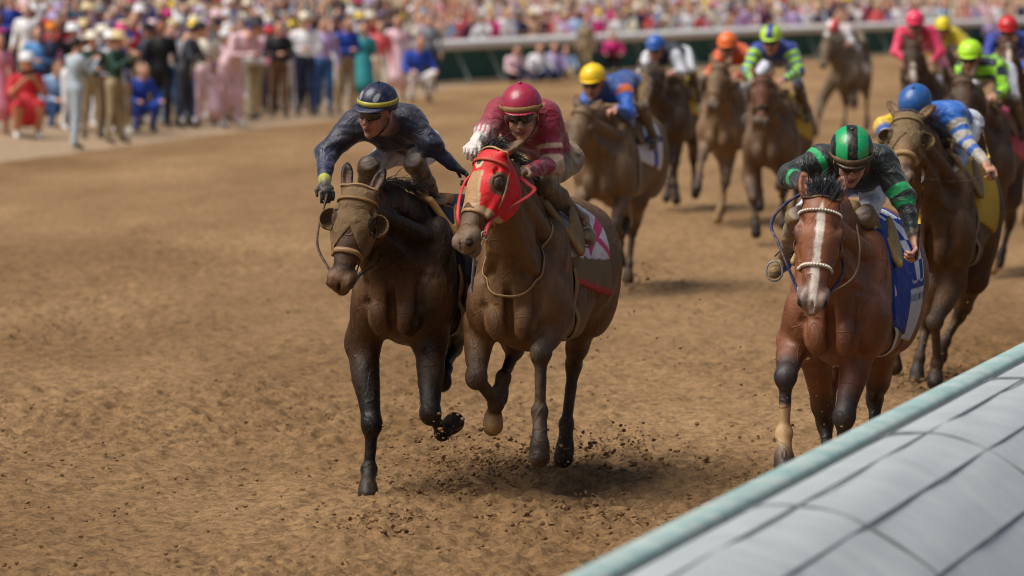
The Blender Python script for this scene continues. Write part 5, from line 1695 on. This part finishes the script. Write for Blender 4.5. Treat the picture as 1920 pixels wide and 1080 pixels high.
for P, kind, dat in items:
    x, y, z = project(P)
    yt = project(P + np.array([0, 0, 1.75]))[1]
    if kind == 'fig':
        cover(P, 1.0); cand.append((1e9, P, kind, dat)); continue
    if x < -25 or x > 1945 or yt > 300 or y < 2: continue
    if any(abs(fx_ - x) < 28 and P[1] < fy_ + .35 for fx_, fy_ in figpx): continue
    if any(it[1] == 'fig' and np.hypot(*(it[0][:2] - P[:2])) < .45 for it in items): continue
    v = cover(P, 1.0)
    if v < 3: continue
    cand.append((v, P, kind, dat))
cand.sort(key=lambda c: -c[0])
LAND = [(0, 'above the woman in red'), (105, 'above the pale grey suit'), (185, 'above the green sweater'), (250, 'above the crouching blue suit'), (300, 'above the charcoal suit'), (380, 'above the pink jacket'),
        (460, 'above the leaning waistcoat man'), (545, 'above the white shirted man'), (620, 'above the blue blazer'), (690, 'above the coral jacket'), (770, 'left of the magenta helmet'), (900, 'above the magenta helmet'),
        (1030, 'above the yellow helmet'), (1170, 'above the navy jockey'), (1290, 'above the orange jockey'), (1400, 'above the lime jockey'), (1500, 'above the white jockey'), (1640, 'above the pink jockey'), (1760, 'right of the pink jockey')]
LEFT = ['white', 'navy', 'black', 'navy', 'charcoal', 'royal blue', 'white', 'light blue', 'grey', 'pale pink', 'cream', 'navy', 'brown', 'lilac', 'red', 'jeans blue', 'white', 'charcoal', 'peach', 'teal', 'plum', 'rose']
RIGHT = ['white', 'pale pink', 'lilac', 'peach', 'rose', 'white', 'pale pink', 'light blue', 'cream', 'magenta', 'white', 'navy', 'cream', 'coral', 'plum', 'white', 'peach', 'light blue', 'lilac', 'pale pink', 'cream']
HC = ['straw', 'white', 'black', 'navy', 'pale pink', 'straw', 'white', 'cream', 'white', 'lilac', 'cream', 'brown', 'grey', 'straw', 'white', 'black', 'magenta', 'red', 'yellow', 'navy']
HN = {'brim': 'hat', 'wide': 'wide hat', 'cap': 'cap', 'bow': 'fascinator'}
pick = random.Random(3)
MB_ = dict(V=[], F=[], m=[], n=0)
mats_all = list(FM.values()) + SK + HR + SH
mi_of = {m_.name: i for i, m_ in enumerate(mats_all)}
LOWT = {}
n_ind = 0
for v, P, kind, dat in cand:
    face_cam = math.atan2(-P[1], -P[0])
    if kind == 'fig':
        lab, tp, hd_, top, bot, kw = dat
        kw = dict(kw); kw['s'] = kw.get('s', 1.0) * (1.06 if tp not in ('sit',) else 1.0)
        spectator(lab, tp, P, face_cam + R(hd_), top, bot, **kw)
        n_ind += 1
        continue
    r_, u = dat
    x, y, z = project(P)
    woman = pick.random() < (.22 if x < 700 else .5)
    land = [n for a, n in LAND if a <= max(x, 0)][-1]
    for _ in range(200):
        top = pick.choice(LEFT if x < 780 else RIGHT)
        hat = pick.choice(['brim', 'wide', 'cap', 'bow', None, 'wide'] if woman else ['brim', 'cap', None, 'brim', None])
        if hat: hc_ = pick.choice(HC)
        rowt = rows.get(r_, 'a back row')
        if P[1] > 104: rowt += ' behind the rail'
        lab = ('woman in ' if woman else 'man in ') + top + (' dress' if woman else ' shirt') + (f' and {hc_} {HN[hat]}' if hat else ', bareheaded') + ', ' + rowt + ' ' + land
        if lab not in used_labels and len(lab.replace(',', '').split()) <= 16: break
    used_labels.add(lab)
    tp = pick.choice(['ddown', 'dphone', 'dcross', 'dup'] if woman else ['down', 'phone', 'cross', 'up', 'oneup', 'fwd'])
    s = 1.0 + pick.random() * .1 - (.05 if woman else 0)
    rz = face_cam + R(pick.uniform(-35, 45))
    bot = top if woman else pick.choice(['navy', 'khaki', 'grey', 'jeans blue', 'black', 'white', 'cream'])
    sk, hi, so = pick.choice([0, 0, 0, 1, 1, 4, 4, 2, 3]), pick.randrange(5), pick.randrange(3)
    if n_ind < 292:
        spectator(lab, tp, P, rz, top, bot, sk, hi, so, hat, hc_ if hat else 'straw', s)
        n_ind += 1
    else:
        if tp not in LOWT:
            LOWT[tp] = (person_mesh('stand', h=.06, arms={'d': 'down'}.get(tp[0], 'phone') if tp[0] == 'd' else tp, dress=tp[0] == 'd', hairlong=tp[0] == 'd'))
        me, hdp = LOWT[tp]
        co = np.zeros(len(me.vertices) * 3, np.float32); me.vertices.foreach_get('co', co); co = co.reshape(-1, 3)
        lv = np.zeros(len(me.loops), np.int32); me.loops.foreach_get('vertex_index', lv); lv = lv.reshape(-1, 4)
        pm = np.zeros(len(me.polygons), np.int32); me.polygons.foreach_get('material_index', pm)
        mm = np.array([mi_of[m_.name] for m_ in (SK[sk], FM[top], FM[bot], HR[hi], SH[so])])
        c_, s_ = math.cos(rz), math.sin(rz)
        rot = np.array([[c_, -s_, 0], [s_, c_, 0], [0, 0, 1]])
        MB_['V'].append(co * s @ rot.T + P); MB_['F'].append(lv + MB_['n']); MB_['m'].append(mm[pm]); MB_['n'] += len(co)
        if hat:
            hm = HATS[hat]
            co = np.array([v_.co[:] for v_ in hm.vertices]); lv = np.array([p_.vertices[:] for p_ in hm.polygons])
            MB_['V'].append((co + hdp) * s @ rot.T + P); MB_['F'].append(lv + MB_['n']); MB_['m'].append(np.full(len(lv), mi_of[FM[hc_].name])); MB_['n'] += len(co)
if MB_['n']:
    me = mesh_np('crowd', np.concatenate(MB_['V']), np.concatenate(MB_['F']), None, mats_all, np.concatenate(MB_['m']))
    tag(link('crowd', me), 'rest of the packed crowd far back in the grandstand', 'crowd', kind='stuff')
print('CROWD', n_ind, len(cand))
